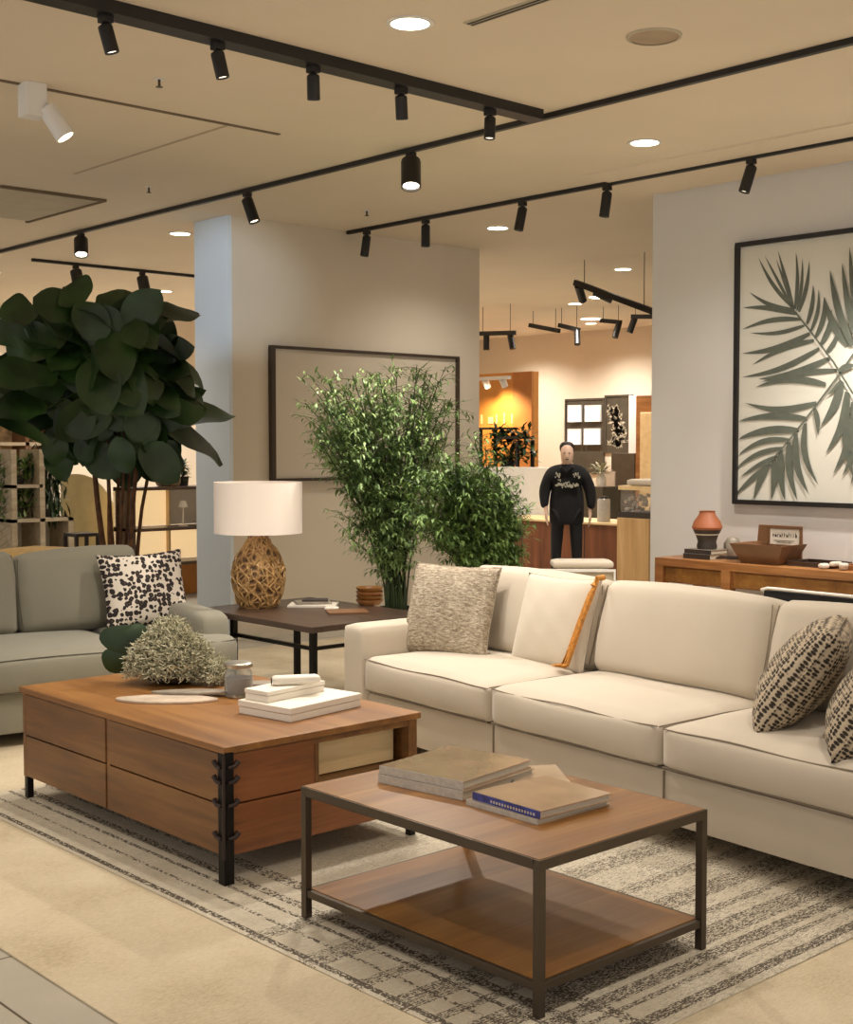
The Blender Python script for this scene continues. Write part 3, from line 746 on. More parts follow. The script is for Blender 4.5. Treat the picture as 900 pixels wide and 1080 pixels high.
# airy bamboo behind the side table
def bamboo(name, lab, base, y_plane, stems, mleaf, leafL, seed, potr, poth, dens=1.0, loose=1.0):
    T = thing(name, lab, 'potted plant', base); pot(T, potr, poth)
    MB().lathe([(0, poth-.05), (potr*.85, poth-.045), (0, poth-.03)], n=20, cap=False).build('soil', M['bark'], T)
    r = random.Random(seed); B = Vector(base); sb = MB(); lb = MB()
    for (u, v, dp) in stems:
        e = on_y(u, v, y_plane)-B + TC*dp
        b0 = RTh*r.uniform(-.07, .07)+TC*r.uniform(-.07, .07)+UPv*(poth-.05)
        pts = []
        n = 12; bend = r.uniform(1.5, 2.3)
        for i in range(n+1):
            t = i/n; h_ = (e-b0); q = b0+UPv*h_.z*t + Vector((h_.x, h_.y, 0))*t**bend; pts.append(q)
        sb.tube(pts, [.006*(1-.7*i/n)+.001 for i in range(n+1)], 5)
        for i in range(2, n+1):
            t = i/n
            if t < .28: continue
            nb = 1+int(r.random() < .75)+(1 if t > .45 else 0)+(1 if t > .8 else 0)
            for _ in range(int(nb*dens+.5)):
                a = r.uniform(0, 2*PI); d = Vector((math.cos(a), math.sin(a), r.uniform(-.1, .8))).normalized()
                ln = r.uniform(.06, .19)*(loose)*(.6+.6*t); q0 = pts[i]+(pts[i-1]-pts[i])*r.random()
                q1 = q0+d*ln*.5+UPv*.012; q2 = q0+d*ln
                sb.tube([q0, q1, q2], [.0022, .0016, .001], 3, cap=False)
                for m_ in range(9):
                    s = m_/8; pp = q0+(q2-q0)*s
                    ld = (d*.8+Vector((r.gauss(0, .7), r.gauss(0, .7), r.gauss(0, .5)))).normalized()
                    lb.leaf(pp, ld, leafL*r.uniform(.7, 1.25), leafL*r.uniform(.11, .17), droop=r.uniform(.2, 1.0), n=3, fold=.2, shape=lambda t: math.sin(PI*min(.97, t*.85+.12)))
    sb.build('stem', M['stemg'], T, smooth=True)
    lb.build('foliage', mleaf, T, smooth=True, sharp=0)
    return T
r = random.Random(21); st = []
for k in range(54):
    u = r.uniform(332, 472); v = r.uniform(388, 470)
    if u < 365: v = r.uniform(400, 470)
    st.append((u, v, r.uniform(-.3, .3)))
st += [(346, 402, 0), (322, 425, 0), (330, 445, .1), (372, 396, 0), (440, 385, 0), (470, 388, .1), (455, 395, 0), (400, 400, 0), (352, 480, .1), (360, 510, .1), (366, 545, .05), (368, 565, .1), (476, 420, 0), (478, 445, 0)]
b5 = on_y(414, 640, 6.55)
bamboo('bamboo_plant', 'tall airy bamboo-like plant with fine light green leaves behind the side table', (b5.x+.1, 6.62, .007), 6.62, st, M['bam'], .052, 5, .13, .52, 1.0)
r = random.Random(22); st = []
for k in range(60):
    a = r.uniform(0, PI); rr = r.uniform(.3, 1)**.5
    st.append((487+57*rr*math.cos(a), 560-82*rr*math.sin(a), r.uniform(-.25, .25)))
st += [(544, 545, .05), (540, 530, 0), (512, 470, 0), (500, 462, .1), (447, 500, 0), (533, 512, 0)]
bamboo('bushy_plant', 'lower bushy dark green plant behind the left end of the oatmeal sofa', (6.12, 6.05, .007), 6.05, st, M['bamd'], .052, 9, .16, .45, 1.15, .85)
# ------------------------------------------------------------------ PICTURES
# right wall picture with palm fronds
pTL = on_x(780, 256, 7.9); pBL = on_x(771, 531, 7.9)
yL = 5.45; yR = 3.62; zB, zT = 1.19, 3.01
PW = yL-yR; PH = zT-zB
PC = thing('framed_picture', 'large black-framed picture of grey-green palm fronds on the right wall', 'picture', (7.92, yL, zB), -PI/2)
# local: x to the right (-y world), y into the wall (+x world ... -y local faces room)
fr = .032
MB().box(0, -.045, 0, PW, 0, fr).box(0, -.045, PH-fr, PW, 0, PH).box(0, -.045, fr, fr, 0, PH-fr).box(PW-fr, -.045, fr, PW, 0, PH-fr).build('frame', M['frameb'], PC, bevel=.002)
MB().box(fr, -.018, fr, PW-fr, -.002, PH-fr).build('print', M['print'], PC)
def crop(cx, cy):  # sheet position of a point of the print
    p = on_x(760+cx/3.486, 230+cy/3.486, 7.90); return (yL-p.y, p.z-zB)
bl = MB(); YB = -.0195
def blade(p0, p1, w, curve=.06):
    a = Vector(p0); c = Vector(p1); d = c-a; n = Vector((-d.y, d.x)); n.normalize(); L_ = d.length; k = 9; up = []; dn = []
    for i in range(k+1):
        t = i/k; m = a+d*t+n*curve*L_*math.sin(PI*t)
        ww = w*(math.sin(PI*min(1, t*.93+.07)**.75)**.8)
        up.append(m+n*ww); dn.append(m-n*ww)
    poly = up+dn[::-1][1:]
    return [q for q in poly]
def addblade(p0, p1, w, curve):
    lim = lambda q: (min(PW-fr-.004, max(fr+.004, q.x)), min(PH-fr-.004, max(fr+.004, q.y)))
    poly = [lim(q) for q in blade(p0, p1, w, curve)]
    n = len(poly)//2
    addblade.i += 1; vs = [(x, YB-.00012*addblade.i, z) for x, z in poly]; fs = []
    m = len(vs)
    for i in range(n): fs.append((i, i+1, m-2-i, m-1-i) if m-2-i > i+1 else (i, i+1, m-1-i))
    bl.add(vs, fs)
addblade.i = 0
def rach(pts, w):
    for (a, c) in zip(pts, pts[1:]):
        a = Vector(a); c = Vector(c); n = Vector((-(c-a).y, (c-a).x)).normalized()*w
        bl.add([(q.x, YB-.0135, q.y) for q in (a+n, c+n, c-n, a-n)], [(0, 1, 2, 3)])
FR = [ # base, tip, half width(crop px), curve
 ((262,325),(140,145),9,.05),((262,325),(163,138),7,.0),((268,328),(205,150),7,0),((270,335),(212,120),9,0),((275,335),(278,125),9,-.04),((283,340),(302,146),8,-.04),((290,345),(328,156),10,-.05),
 ((272,338),(108,273),10,.07),((282,352),(82,330),12,-.04),((296,372),(80,410),11,-.06),((310,395),(110,422),9,.06),((330,425),(80,498),14,.06),((345,450),(118,540),12,-.05),((365,480),(80,585),13,.06),((405,515),(140,592),15,.05),((432,560),(152,602),12,-.03),
 ((320,390),(342,245),10,-.06),((335,415),(362,262),9,-.08),((352,440),(382,290),12,-.1),((372,465),(410,335),14,-.1),((392,495),(438,400),12,-.1),((470,470),(382,290),17,.06),
 ((390,612),(130,622),15,-.08),((355,680),(93,680),14,.08),((320,738),(62,748),15,-.05),((290,780),(58,815),17,-.06),((255,815),(62,875),12,-.1),((230,845),(52,928),11,-.08),((212,875),(76,952),10,-.03),((185,905),(55,1020),13,-.02),
 ((180,910),(125,1036),16,-.05),((200,885),(190,1036),17,.04),((225,855),(240,1040),18,-.05),((255,825),(285,1038),17,-.07),((280,795),(326,1012),18,-.1),((315,755),(362,980),15,-.12),((350,700),(362,800),12,.05),
 ((450,600),(372,765),20,.08),((470,640),(390,865),20,.1),((500,680),(418,940),20,.08),((520,720),(450,950),17,.08),((530,760),(482,980),15,.05),
 ((488,470),(405,190),17,.04),((500,440),(450,165),14,.02),((515,400),(478,105),14,.02),((440,560),(500,540),14,.05),((445,600),(398,650),9,.05)]
sc = PH/((1050-90)*1.0)
cx0 = crop(488, 600)[0]
for (p0, p1, w, cv) in FR:
    a = crop(*p0); c = crop(*p1); addblade(a, c, w*sc*.86, cv)
    # fronds fanning over the right half of the sheet
    m = lambda q: (2*(PW/2+.01)-q[0], q[1]*.97+.03)
    if m(c)[0] > cx0+.02: addblade(m(a), m(c), w*sc*.8, -cv)
R1 = [crop(*q) for q in ((250,310),(330,410),(420,530),(488,640),(560,740))]; R2 = [crop(*q) for q in ((180,905),(250,825),(340,710),(430,590),(500,490),(560,400))]
rach(R1, .006); rach(R2, .006)
m = lambda q: (2*(PW/2+.01)-q[0], q[1]*.97+.03)
rach([m(q) for q in R1[:3]], .006); rach([m(q) for q in R2[:4]], .006)
bl.build('palm_fronds', M['palm'], PC)
# back wall picture (plain)
q0 = on_y(284, 364, 9.05); 
PC = thing('framed_picture', 'wide dark-framed plain beige canvas on the back wall behind the bamboo', 'picture', (6.475, 9.05, 1.30))
PW2, PH2 = 2.15, 1.13
MB().box(0, -.05, 0, PW2, 0, .025).box(0, -.05, PH2-.025, PW2, 0, PH2).box(0, -.05, .025, .04, 0, PH2-.025).box(PW2-.03, -.05, .025, PW2, 0, PH2-.025).build('frame', M['framew'], PC, bevel=.002)
MB().box(.04, -.022, .025, PW2-.03, -.002, PH2-.025).build('canvas', M['canvas'], PC)
# ------------------------------------------------------------------ CONSOLE TABLE + OBJECTS
CX0, CX1, CY1, CY0, CZ = 7.37, 7.88, 5.73, 2.9, .825
T = thing('console_table', 'long honey-coloured wooden console table against the right wall', 'console table', (CX0, CY0, 0))
W, L = CX1-CX0, CY1-CY0
MB().box(0, 0, CZ-.055, W, L, CZ).build('tabletop', M['wcons'], T, bevel=.004)
MB().box(.03, .06, CZ-.17, W-.03, L-.06, CZ-.055).build('apron', M['wcons'], T, bevel=.003)
for (x, y) in ((.0, L-.07), (W-.07, L-.07), (0, 0), (W-.07, 0), (.0, L-.62), (0, .6)):
    MB().box(x, y, 0, x+.07, y+.07, CZ-.055).build('leg', M['wcons'], T, bevel=.003)
for (ya, yb) in ((L-.54, L-.08), (.8, L-.65)):
    MB().box(.018, ya, CZ-.16, .032, yb, CZ-.065).build('drawer', M['wt2'], T, bevel=.003)
MB().box(.05, .1, .14, W-.04, L-.1, .17).build('lower_shelf', M['wcons'], T)
CT = CZ
def onc(u, v, dz=0, x=None): p = on_z(u, v, CT); return Vector((p.x, p.y, CT+dz))
p = onc(747, 588); p = Vector((7.58, 5.43, CT))
for k, (w, hh, lab) in enumerate(((.30, .035, 'lower of two grey books under the terracotta vase'), (.27, .03, 'upper of two grey books under the terracotta vase'))):
    o = book('hardcover_book', (p.x-w*.42, p.y-.1, CT+(0 if k == 0 else .035)), 0, w*.75, .22, hh, M['slate'], M['char'], lab)
V = thing('vase', 'two-tone vase, terracotta above and charcoal below, on the grey books', 'vase', (p.x-.02, p.y, CT+.065))
MB().lathe([(0, 0), (.065, 0), (.07, .02), (.062, .05), (.075, .09), (.098, .135)], n=32, cap=False).build('vase_body', M['char'], V, smooth=True)
MB().lathe([(.098, .135), (.104, .15), (.09, .19), (.058, .235), (.052, .255), (.056, .262), (.045, .262), (.042, .24)], n=32, cap=False).build('vase_neck', M['terra'], V, smooth=True)
MB().lathe([(.0805, .098), (.0845, .106)], n=32, cap=False).build('pale_band', M['paper'], V, smooth=True)
st_ = MB().lathe([(0, 0), (.05, 0), (.062, .03), (.062, .10), (.035, .14), (0, .145)], n=24, cap=False).build('stone_ornament', M['slate'], smooth=True); put(st_, (7.72, 5.33, CT)); tag(st_, 'rounded grey stone ornament tucked behind the terracotta vase', 'ornament')
b = MB(); rr = random.Random(4)
for k in range(14):
    a = rr.uniform(-.6, .6); pts = [(0, 0, .012)]
    for i in range(4): pts.append((pts[-1][0]+.02*math.sin(a+i*.5), pts[-1][1]-.045*math.cos(a), .012+.02*rr.random()))
    b.tube(pts, .006, 4)
o = b.build('twig_bundle', M['char'], smooth=True); put(o, (7.50, 5.31, CT)); tag(o, 'dark dried twigs lying between the vase and the brown dish', 'twigs')
o = MB().box(0, -.11, 0, .018, .11, .24).build('wooden_board', M['brown'], bevel=.003); put(o, (7.74, 5.05, CT), rot=(0, math.radians(8), 0)); tag(o, 'brown upright board leaning behind the small framed card', 'board')
FRM = thing('photo_frame', 'small framed card with dark lettering on the console table', 'photo frame', (7.66, 4.88, CT+.10), -PI/2)
MB().box(-.13, -.008, -.1, .13, .008, -.005).box(-.13, -.008, 0, .13, .008, .018).box(-.13, -.008, .127, .13, .008, .145).box(-.13, -.008, .018, -.112, .008, .127).box(.112, -.008, .018, .13, .008, .127).build('frame', M['brown'], FRM, bevel=.002)
MB().box(-.112, -.003, .018, .112, .004, .127).build('card', M['white'], FRM)
b = MB(); rr = random.Random(8)
x = -.09
while x < .09:
    hh = rr.choice((.02, .026, .03)); b.box(x, -.0045, .07, x+.004, -.003, .07+hh)
    if rr.random() < .6: b.box(x, -.0045, .07+hh*rr.choice((0, .5, .9)), x+.012, -.003, .074+hh*.5)
    x += .017
b.box(-.08, -.0045, .045, .07, -.003, .048).box(-.06, -.0045, .034, .05, -.003, .037)
b.build('lettering', M['ink'], FRM)
b = MB(); bt = [(-.10, -.14, 0), (.10, -.14, 0), (.10, .14, 0), (-.10, .14, 0)]; tp = [(-.15, -.2, .13), (.15, -.2, .13), (.15, .2, .13), (-.15, .2, .13)]; ti = [(x*.93, y*.93, .13) for x, y, z in tp]; bi = [(x*.9, y*.9, .012) for x, y, z in bt]
b.add(bt+tp+ti+bi, [(3,2,1,0)]+[(i, (i+1) % 4, 4+(i+1) % 4, 4+i) for i in range(4)]+[(4+i, 4+(i+1) % 4, 8+(i+1) % 4, 8+i) for i in range(4)]+[(8+i, 8+(i+1) % 4, 12+(i+1) % 4, 12+i) for i in range(4)]+[(12, 13, 14, 15)])
o = b.build('square_bowl', M['brown']); put(o, (7.54, 4.93, CT)); tag(o, 'brown square tapered bowl in front of the framed card', 'bowl')
for k, (y, w, m_, lab) in enumerate(((4.60, .26, 'wside', 'flat dark wooden tray right of the square bowl'), (4.24, .22, 'wcons', 'flat honey wood tray at the right end of the console in view'))):
    o = MB().box(-.13, -w/2-.03, 0, .13, w/2+.03, .008).box(-.13, -w/2-.03, .008, -.12, w/2+.03, .03).box(.12, -w/2-.03, .008, .13, w/2+.03, .03).box(-.12, -w/2-.03, .008, .12, -w/2-.02, .03).box(-.12, w/2+.02, .008, .12, w/2+.03, .03).build('wooden_tray', M[m_], bevel=.002); put(o, (7.62, y, CT), 0); tag(o, lab, 'tray')
b = MB()
for k in range(7): b.rbox((rr.uniform(-.05, .05), rr.uniform(-.1, .1), .018+.012*(k % 2)), (.07, .04, .03), .012, 2)
o = b.build('seashells', M['paper'], smooth=True); put(o, (7.5, 4.42, CT+.0)); tag(o, 'heap of small white shells on the console table', 'shells', kind='stuff')
# dark chair with white tubular frame in front of the console
T = thing('desk_chair', 'black chair with white tubular frame between oatmeal sofa and console table', 'chair', (6.72, 3.95, .007), math.radians(-93))
MB().rbox((0, 0, .46), (.52, .5, .06), .02, 4).build('seat', M['hood'], T, smooth=True)
MB().rbox((.0, -.235, .625), (.62, .035, .30), .015, 4).build('backrest', M['hood'], T, smooth=True)
for sx in (-1, 1):
    MB().tube([(sx*.24, .22, 0), (sx*.28, .24, .45), (sx*.36, .10, .62), (sx*.34, -.22, .77), (sx*.27, -.26, .787)], .008, 8).build('leg', M['whitep'], T, smooth=True)
    MB().tube([(sx*.22, -.24, 0), (sx*.24, -.24, .46), (sx*.28, -.24, .74)], .008, 8).build('leg', M['whitep'], T, smooth=True)
MB().tube([(-.27, -.26, .787), (.27, -.26, .787)], .008, 8).build('top_rail', M['whitep'], T, smooth=True)
# pale armchair behind the sofa
p = on_z(601, 600, .76)
T = thing('armchair', 'cream box-shaped armchair seen from behind over the oatmeal sofa back', 'armchair', (p.x, p.y, .007), YAW*-1)
MB().rbox((0, .02, .50), (.62, .1, .50), .02, 4).build('backrest', fabric('taupe_backing', C(176, 164, 142), .05), T, smooth=True)
MB().box(-.31, -.035, .735, .31, -.02, .752).box(-.31, -.035, .25, -.298, -.02, .735).box(.298, -.035, .25, .31, -.02, .735).build('white_edge_frame', M['whitep'], T)
MB().rbox((.10, .16, .775), (.42, .24, .055), .025, 5).build('loose_cushion', M['cream'], T, smooth=True)
MB().rbox((0, .36, .34), (.60, .6, .22), .03, 4).build('seat', M['cream'], T, smooth=True)
for sx in (-1, 1):
    MB().rbox((sx*.28, .36, .42), (.06, .6, .38), .02, 4).build('arm', M['cream'], T, smooth=True)
    for y in (.05, .6): MB().box(sx*.26-.02, y-.02, 0, sx*.26+.02, y+.02, .26).build('leg', M['dkleg'], T)
# ------------------------------------------------------------------ CEILING FITTINGS
def rail(name, p0, p1, w, hh, label, drop=0):
    x0, x1 = sorted((p0[0], p1[0])); y0, y1 = sorted((p0[1], p1[1]))
    if x1-x0 > y1-y0: y0 -= w/2; y1 += w/2
    else: x0 -= w/2; x1 += w/2
    o = MB().box(x0, y0, CH-hh-drop, x1, y1, CH-drop).build(name, M['black'], bevel=.002); return tag(o, label, 'track')
HA = Vector((3.83, on_z(300, 57, CH-.03).y, 0)); HA = on_z(300, 57, CH-.03); HB = on_z(566, 123, CH-.03); HD = (HB-HA).normalized(); HN = Vector((-HD.y, HD.x, 0))
hb = MB(); h0 = HB-HD*4.6; h1 = HB+HD*.0
hb.prism([h0-HN*.055, h1-HN*.055, h1+HN*.055, h0+HN*.055], (0, 0, .0001)); hb = MB()
hb.prism([Vector((q.x, q.y, CH-.055)) for q in (h0-HN*.055, h1-HN*.055, h1+HN*.055, h0+HN*.055)], (0, 0, .055))
tag(hb.build('track_rail', M['black'], bevel=.002), 'thick black lighting track along the top left of the ceiling', 'track')
rail('track_rail', (5.575, -1.0), (5.575, 14.5), .035, .03, 'long thin black ceiling track crossing the whole picture')
rail('track_rail', (7.31, 1.0), (7.31, 9.03), .035, .03, 'thin black ceiling track nearest the palm picture wall')
rail('track_rail', (6.05, 12.45), (9.2, 12.45), .035, .03, 'short thin black track above the fig tree at the left')
def spot(loc, zt, dirv, L, r, label, group, lit=False, mat=None, top=.03, energy=0, size=1.2):
    T = thing('track_spotlight', label, 'spotlight', loc, 0, group); m_ = mat or M['black']
    dz = zt
    MB().cbox((0, 0, -.0-.015), (.05, .05, .03)).tube([(0, 0, -.02), (0, 0, -.06)], .014, 8).build('track_adapter', m_, T, bevel=.002)
    d = Vector(dirv).normalized(); c = Vector((0, 0, -.055)); e = c+d*L; s = c-d*.02
    hd = MB(); 
    ax = d.cross(Vector((1, .3, 0))).normalized(); ay = d.cross(ax)
    def ringpt(t, rr_): return [s+(e-s)*t+ (ax*math.cos(2*PI*k/20)+ay*math.sin(2*PI*k/20))*rr_ for k in range(20)]
    rings = [ringpt(0, r*.55), ringpt(.06, r*.95), ringpt(.12, r), ringpt(1, r), ringpt(1, r*.86), ringpt(.93, r*.8)]
    vs = [v for g_ in rings for v in g_]; fs = [tuple(range(20))]
    for i in range(5):
        for k in range(20): fs.append((i*20+k, (i+1)*20+k, (i+1)*20+(k+1) % 20, i*20+(k+1) % 20))
    hd.add(vs, fs); h_ = hd.build('lamp_head', m_, T, smooth=True)
    ln = MB(); ln.add(rings[5], [tuple(range(20))[::-1]]); ln.build('lens', M['glow'] if lit else M['glow2'], h_)
    if energy:
        ld = bpy.data.lights.new('spot_beam', 'SPOT'); ld.energy = energy*.88; ld.spot_size = size; ld.spot_blend = .7; ld.shadow_soft_size = .05; ld.color = (1, .92, .81)
        lo = bpy.data.objects.new('spot_beam', ld); COL.objects.link(lo); lo.parent = T; lo.location = e+d*.03
        lo.rotation_euler = d.to_track_quat('-Z', 'Y').to_euler()
    return T
zr = CH-.055
for k, (x, d, lit) in enumerate(((2.90, (.25, -.1, -1), 0), (3.46, (.2, -.1, -1), 0), (4.0, (.1, .1, -1), 0), (4.56, (.15, .1, -1), 0), (5.2, (-.05, 0, -1), 0))):
    hq = HB-HD*(5.567-x); spot((hq.x, hq.y, zr), 0, d, .10, .031, ['first black spotlight from the left on the thick track', 'second black spotlight from the left on the thick track', 'third black spotlight from the left on the thick track', 'fourth black spotlight from the left on the thick track', 'black spotlight at the right end of the thick track'][k], 'black spotlights on the thick track', energy=(0, 110, 110, 0, 60)[k], size=1.7)
zr = CH-.03
spot((5.575, 10.54, zr), 0, (-.2, -.4, -1), .15, .06, 'lit spotlight on the long thin track above the fig tree', 'spotlights on the long thin track', lit=True, energy=90, size=1.8)
spot((5.575, 8.04, zr), 0, (.15, -.35, -1), .17, .042, 'unlit-looking black spotlight on the long track beside the blue-white pillar edge', 'spotlights on the long thin track', energy=60)
spot((5.575, 6.26, zr), 0, (-.25, -.28, -1), .18, .062, 'brightly lit spotlight at the middle of the long thin track', 'spotlights on the long thin track', lit=True, energy=260, size=1.9)
for k, (y, d) in enumerate(((8.775, (-.1, .1, -1)), (8.03, (0, 0, -1)), (6.95, (-.15, .12, -1)), (6.13, (-.08, .1, -1)), (4.94, (-.22, .2, -1)))):
    spot((7.31, y, zr), 0, d, .16, .036, ['black spotlight first from the left on the track by the palm picture wall', 'black spotlight second from the left on the track by the palm picture wall', 'black spotlight third from the left on the track by the palm picture wall', 'black spotlight fourth from the left on the track by the palm picture wall', 'black spotlight nearest above the palm picture'][k], 'spotlights on the right-hand track', energy=(0, 40, 40, 50, 45)[k])
for k, u in enumerate((80, 150)):
    p = on_y(u, 285, 12.45); spot((p.x, 12.45, zr), 0, (.1, -.2, -1), .2, .06, ['left black spotlight of the two just above the fig tree leaves', 'right black spotlight of the two just above the fig tree leaves'][k], 'spotlights above the fig tree', energy=60)
spot((7.31, 3.9, zr), 0, (.12, 0, -1), .16, .036, 'black spotlight on the right-hand track beyond the right picture edge', 'spotlights on the right-hand track', energy=320, size=1.9)
# white ceiling spotlight
p = on_z(32, 87, CH)
T = thing('ceiling_spotlight', 'white tilted spotlight on a white box mount at the top left', 'spotlight', (p.x+.02, p.y+.02, CH))
MB().box(-.055, -.055, -.17, .055, .055, 0).build('mount', M['whitep'], T, bevel=.004)
d = Vector((.55, -.35, -1)).normalized()
MB().tube([Vector((.05, -.03, -.10)), Vector((.05, -.03, -.10))+d*.05], .022, 12).tube([Vector((.06, -.035, -.12)), Vector((.06, -.035, -.12))+d*.17], [.048, .052], 20).build('lamp_head', M['whitep'], T, smooth=True)
e = Vector((.06, -.035, -.12))+d*.171
MB().tube([e, e+d*.003], .042, 20).build('lens', M['glow2'], T)
ld = bpy.data.lights.new('added_cool_beam', 'SPOT'); ld.energy = 330; ld.spot_size = .34; ld.spot_blend = .8; ld.shadow_soft_size = .04; ld.color = (.72, .86, 1)  # added beam throwing cool light on the wall end, off the head's own aim
lo = bpy.data.objects.new('added_cool_beam', ld); COL.objects.link(lo); lo.parent = T; lo.location = e+d*.02
lo.rotation_euler = (Vector((6.1, 9.35, 2.85))-Vector((p.x, p.y, CH-.3))).to_track_quat('-Z', 'Y').to_euler()
# recessed downlights
def downlight(x, y, label, en=70, vis=True, r=.085):
    T = thing('ceiling_downlight', label, 'downlight', (x, y, CH), 0, 'round recessed ceiling downlights')
    MB().lathe([(r+.022, -.002), (r+.02, -.006), (r, -.008), (r, -.001)], n=32, cap=False).build('trim_ring', M['whitep'], T, smooth=True)
    MB().lathe([(0, -.005), (r, -.005)], n=32, cap=False).build('lamp_disc', M['glow'], T)
    if en:
        ld = bpy.data.lights.new('downlight_beam', 'SPOT'); ld.energy = en*.86; ld.spot_size = 2.5; ld.spot_blend = .9; ld.shadow_soft_size = .09; ld.color = (1, .925, .83)
        lo = bpy.data.objects.new('downlight_beam', ld); COL.objects.link(lo); lo.parent = T; lo.location = (0, 0, -.03)
    return T
downlight(3.94, 4.43, 'bright round downlight at the top centre of the ceiling', 170)
downlight(6.53, 5.18, 'round downlight between the two thin tracks', 150)
downlight(8.14, 8.03, 'round downlight left of the palm picture wall, above the gap', 110)
downlight(6.3, 10.11, 'round downlight beside the blue-white pillar edge', 110)
for (x, y, e) in ((3.9, 1.6, 120), (1.2, 4.4, 110), (1.2, 1.6, 60), (6.5, 2.0, 120), (2.2, 7.4, 70), (.4, 7.0, 60), (11, 9, 260), (15.5, 13.3, 420), (15.5, 15.2, 420), (13.2, 11.6, 260), (9.6, 16.2, 380), (7.6, 16.2, 300), (11, 12.5, 260), (8.5, 14, 300), (6.2, 13.7, 260), (11, 15.6, 260), (9.2, 12.2, 200)):  # added lamps that brighten the seating area and the far walls
    t_ = downlight(x, y, 'added fill downlight outside the main seating view', e)
# speaker, slot, detectors
T = thing('ceiling_speaker', 'round flat speaker grille in the ceiling at the top right', 'speaker', (4.885, 3.827, CH))
MB().lathe([(0, -.006), (.112, -.006), (.118, 0)], n=40, cap=False).build('grille', plain('speaker_mesh', C(176, 158, 134), .8), T, smooth=True)
MB().lathe([(.112, -.009), (.124, -.009), (.126, 0)], n=40, cap=False).build('rim', M['panel'], T, smooth=True)
T = thing('air_slot', 'narrow dark linear air slot in the ceiling near the top edge', 'air vent', (4.14, 3.4, CH))
MB().box(-.03, 0, -.006, .03, .87, 0).build('frame', M['panel'], T)
MB().box(-.018, .01, -.008, -.006, .86, -.006).box(.006, .01, -.008, .018, .86, -.006).build('slot', M['black'], T)
for k, (u, v) in enumerate(((168, 83), (157, 197), (387, 222))):
    p = on_z(u, v, CH); T = thing('sprinkler_head', ['small sprinkler head between the thick track and the white spotlight', 'small sprinkler head above the long track near the fig tree', 'small sprinkler head near the start of the right-hand track'][k], 'sprinkler', p, 0, 'ceiling sprinkler heads')
    MB().lathe([(.03, 0), (.03, -.004), (0, -.005)], n=20, cap=False).build('rose', M['whitep'], T)
    MB().tube([(0, 0, -.004), (0, 0, -.04)], .007, 8).lathe([(0, -.04), (.018, -.04), (.018, -.043), (0, -.043)], n=12, cap=False).build('deflector', M['gun'], T)
# ------------------------------------------------------------------ FAR RIGHT AREA
XC = 12.3
def bx(mb, u0, v0, u1, v1, x, dep, mi=None):
    """block whose room-facing side fills that rectangle of the plane x"""
    a = on_x(u0, v0, x); c = on_x(u1, v1, x)
    return mb.box(x, min(a.y, c.y), min(a.z, c.z), x+dep, max(a.y, c.y), max(a.z, c.z), mi)
def fbox(name, u0, v0, u1, v1, x, dep, m, label, cat, floor=False, **k):
    a = on_x(u0, v0, x); c = on_x(u1, v1, x); z0 = 0 if floor else c.z
    o = MB().box(0, 0, 0, dep, a.y-c.y, a.z-z0).build(name, m, bevel=.004); o.location = (x, c.y, z0); return tag(o, label, cat)
a = on_x(520, 545, XC); c = on_x(652, 545, XC)
T = thing('sales_counter', 'long brown wooden counter behind the person in black', 'counter', (XC, c.y, 0)); cl = a.y-c.y; zc = a.z
MB().box(-.03, 0, zc-.025, .75, cl, zc).build('counter_top', M['wpale'], T, bevel=.003)
MB().box(0, .0, 0, .7, cl, zc-.025).build('body', wood('counter_walnut', C(88, 46, 22), C(118, 66, 34), C(140, 84, 46), 'z', .45), T)
b = MB()
for k in range(1, 4): b.box(-.004, cl*k/4-.006, .02, .0, cl*k/4+.006, zc-.05)
b.build('panel_joint', M['ink'], T)
fbox('wooden_plinth', 651, 546, 684, 609, XC-.05, .7, wood('blond_wood', C(186, 144, 92), C(206, 166, 112), C(222, 186, 134), 'z', .5), 'blond wooden plinth at the right end of the far counter', 'plinth', floor=True)
fbox('display_partition', 505, 492, 592, 543, 13.1, .12, M['whitep'], 'low white partition to the left of the person in black', 'partition', floor=True)
# things on the counter / plinth
pz = on_x(651, 546, XC-.05).z
T = thing('glass_case', 'small glass display case of shells on the blond wooden plinth', 'display case', (XC+.0, on_x(688, 546, XC).y, pz))
yw = on_x(652, 546, XC).y-on_x(688, 546, XC).y; hz = on_x(652, 512, XC).z-pz
MB().box(0, 0, hz-.05, .5, yw, hz).build('lid', M['wpale'], T); MB().box(0, 0, 0, .5, yw, .07).build('case_base', M['char'], T)
MB().box(.02, .02, .07, .03, yw-.02, hz-.05).build('glass_pane', M['glass'], T)
b = MB(); rr = random.Random(5)
for k in range(40): b.rbox((rr.uniform(.08, .4), rr.uniform(.05, yw-.05), .09+rr.uniform(0, .18)), (.06, .05, .05), .02, 2)
b.build('filling', M['marble'], T, smooth=True)
for y in (.0, yw-.02): MB().box(0, y, .07, .02, y+.02, hz-.05).build('corner_post', M['gun'], T)
o = MB().rbox((.2, yw*.42, .04), (.4, yw*.7, .08), .03, 4).build('folded_towel', M['cream'], smooth=True); put(o, (XC, on_x(688, 546, XC).y, pz+hz)); tag(o, 'folded cream towel on top of the small glass case', 'towel')
T = thing('canister', 'silver cylinder canister on the counter right of the person', 'canister', (XC+.2, on_x(637, 540, XC+.2).y, zc)); MB().lathe([(0, 0), (.08, 0), (.08, .26), (.07, .28), (0, .28)], n=24, cap=False).build('canister_body', M['silver'], T, smooth=True); MB().lathe([(0, .28), (.05, .28), (.05, .31), (0, .31)], n=20, cap=False).build('lid', M['char'], T, smooth=True)
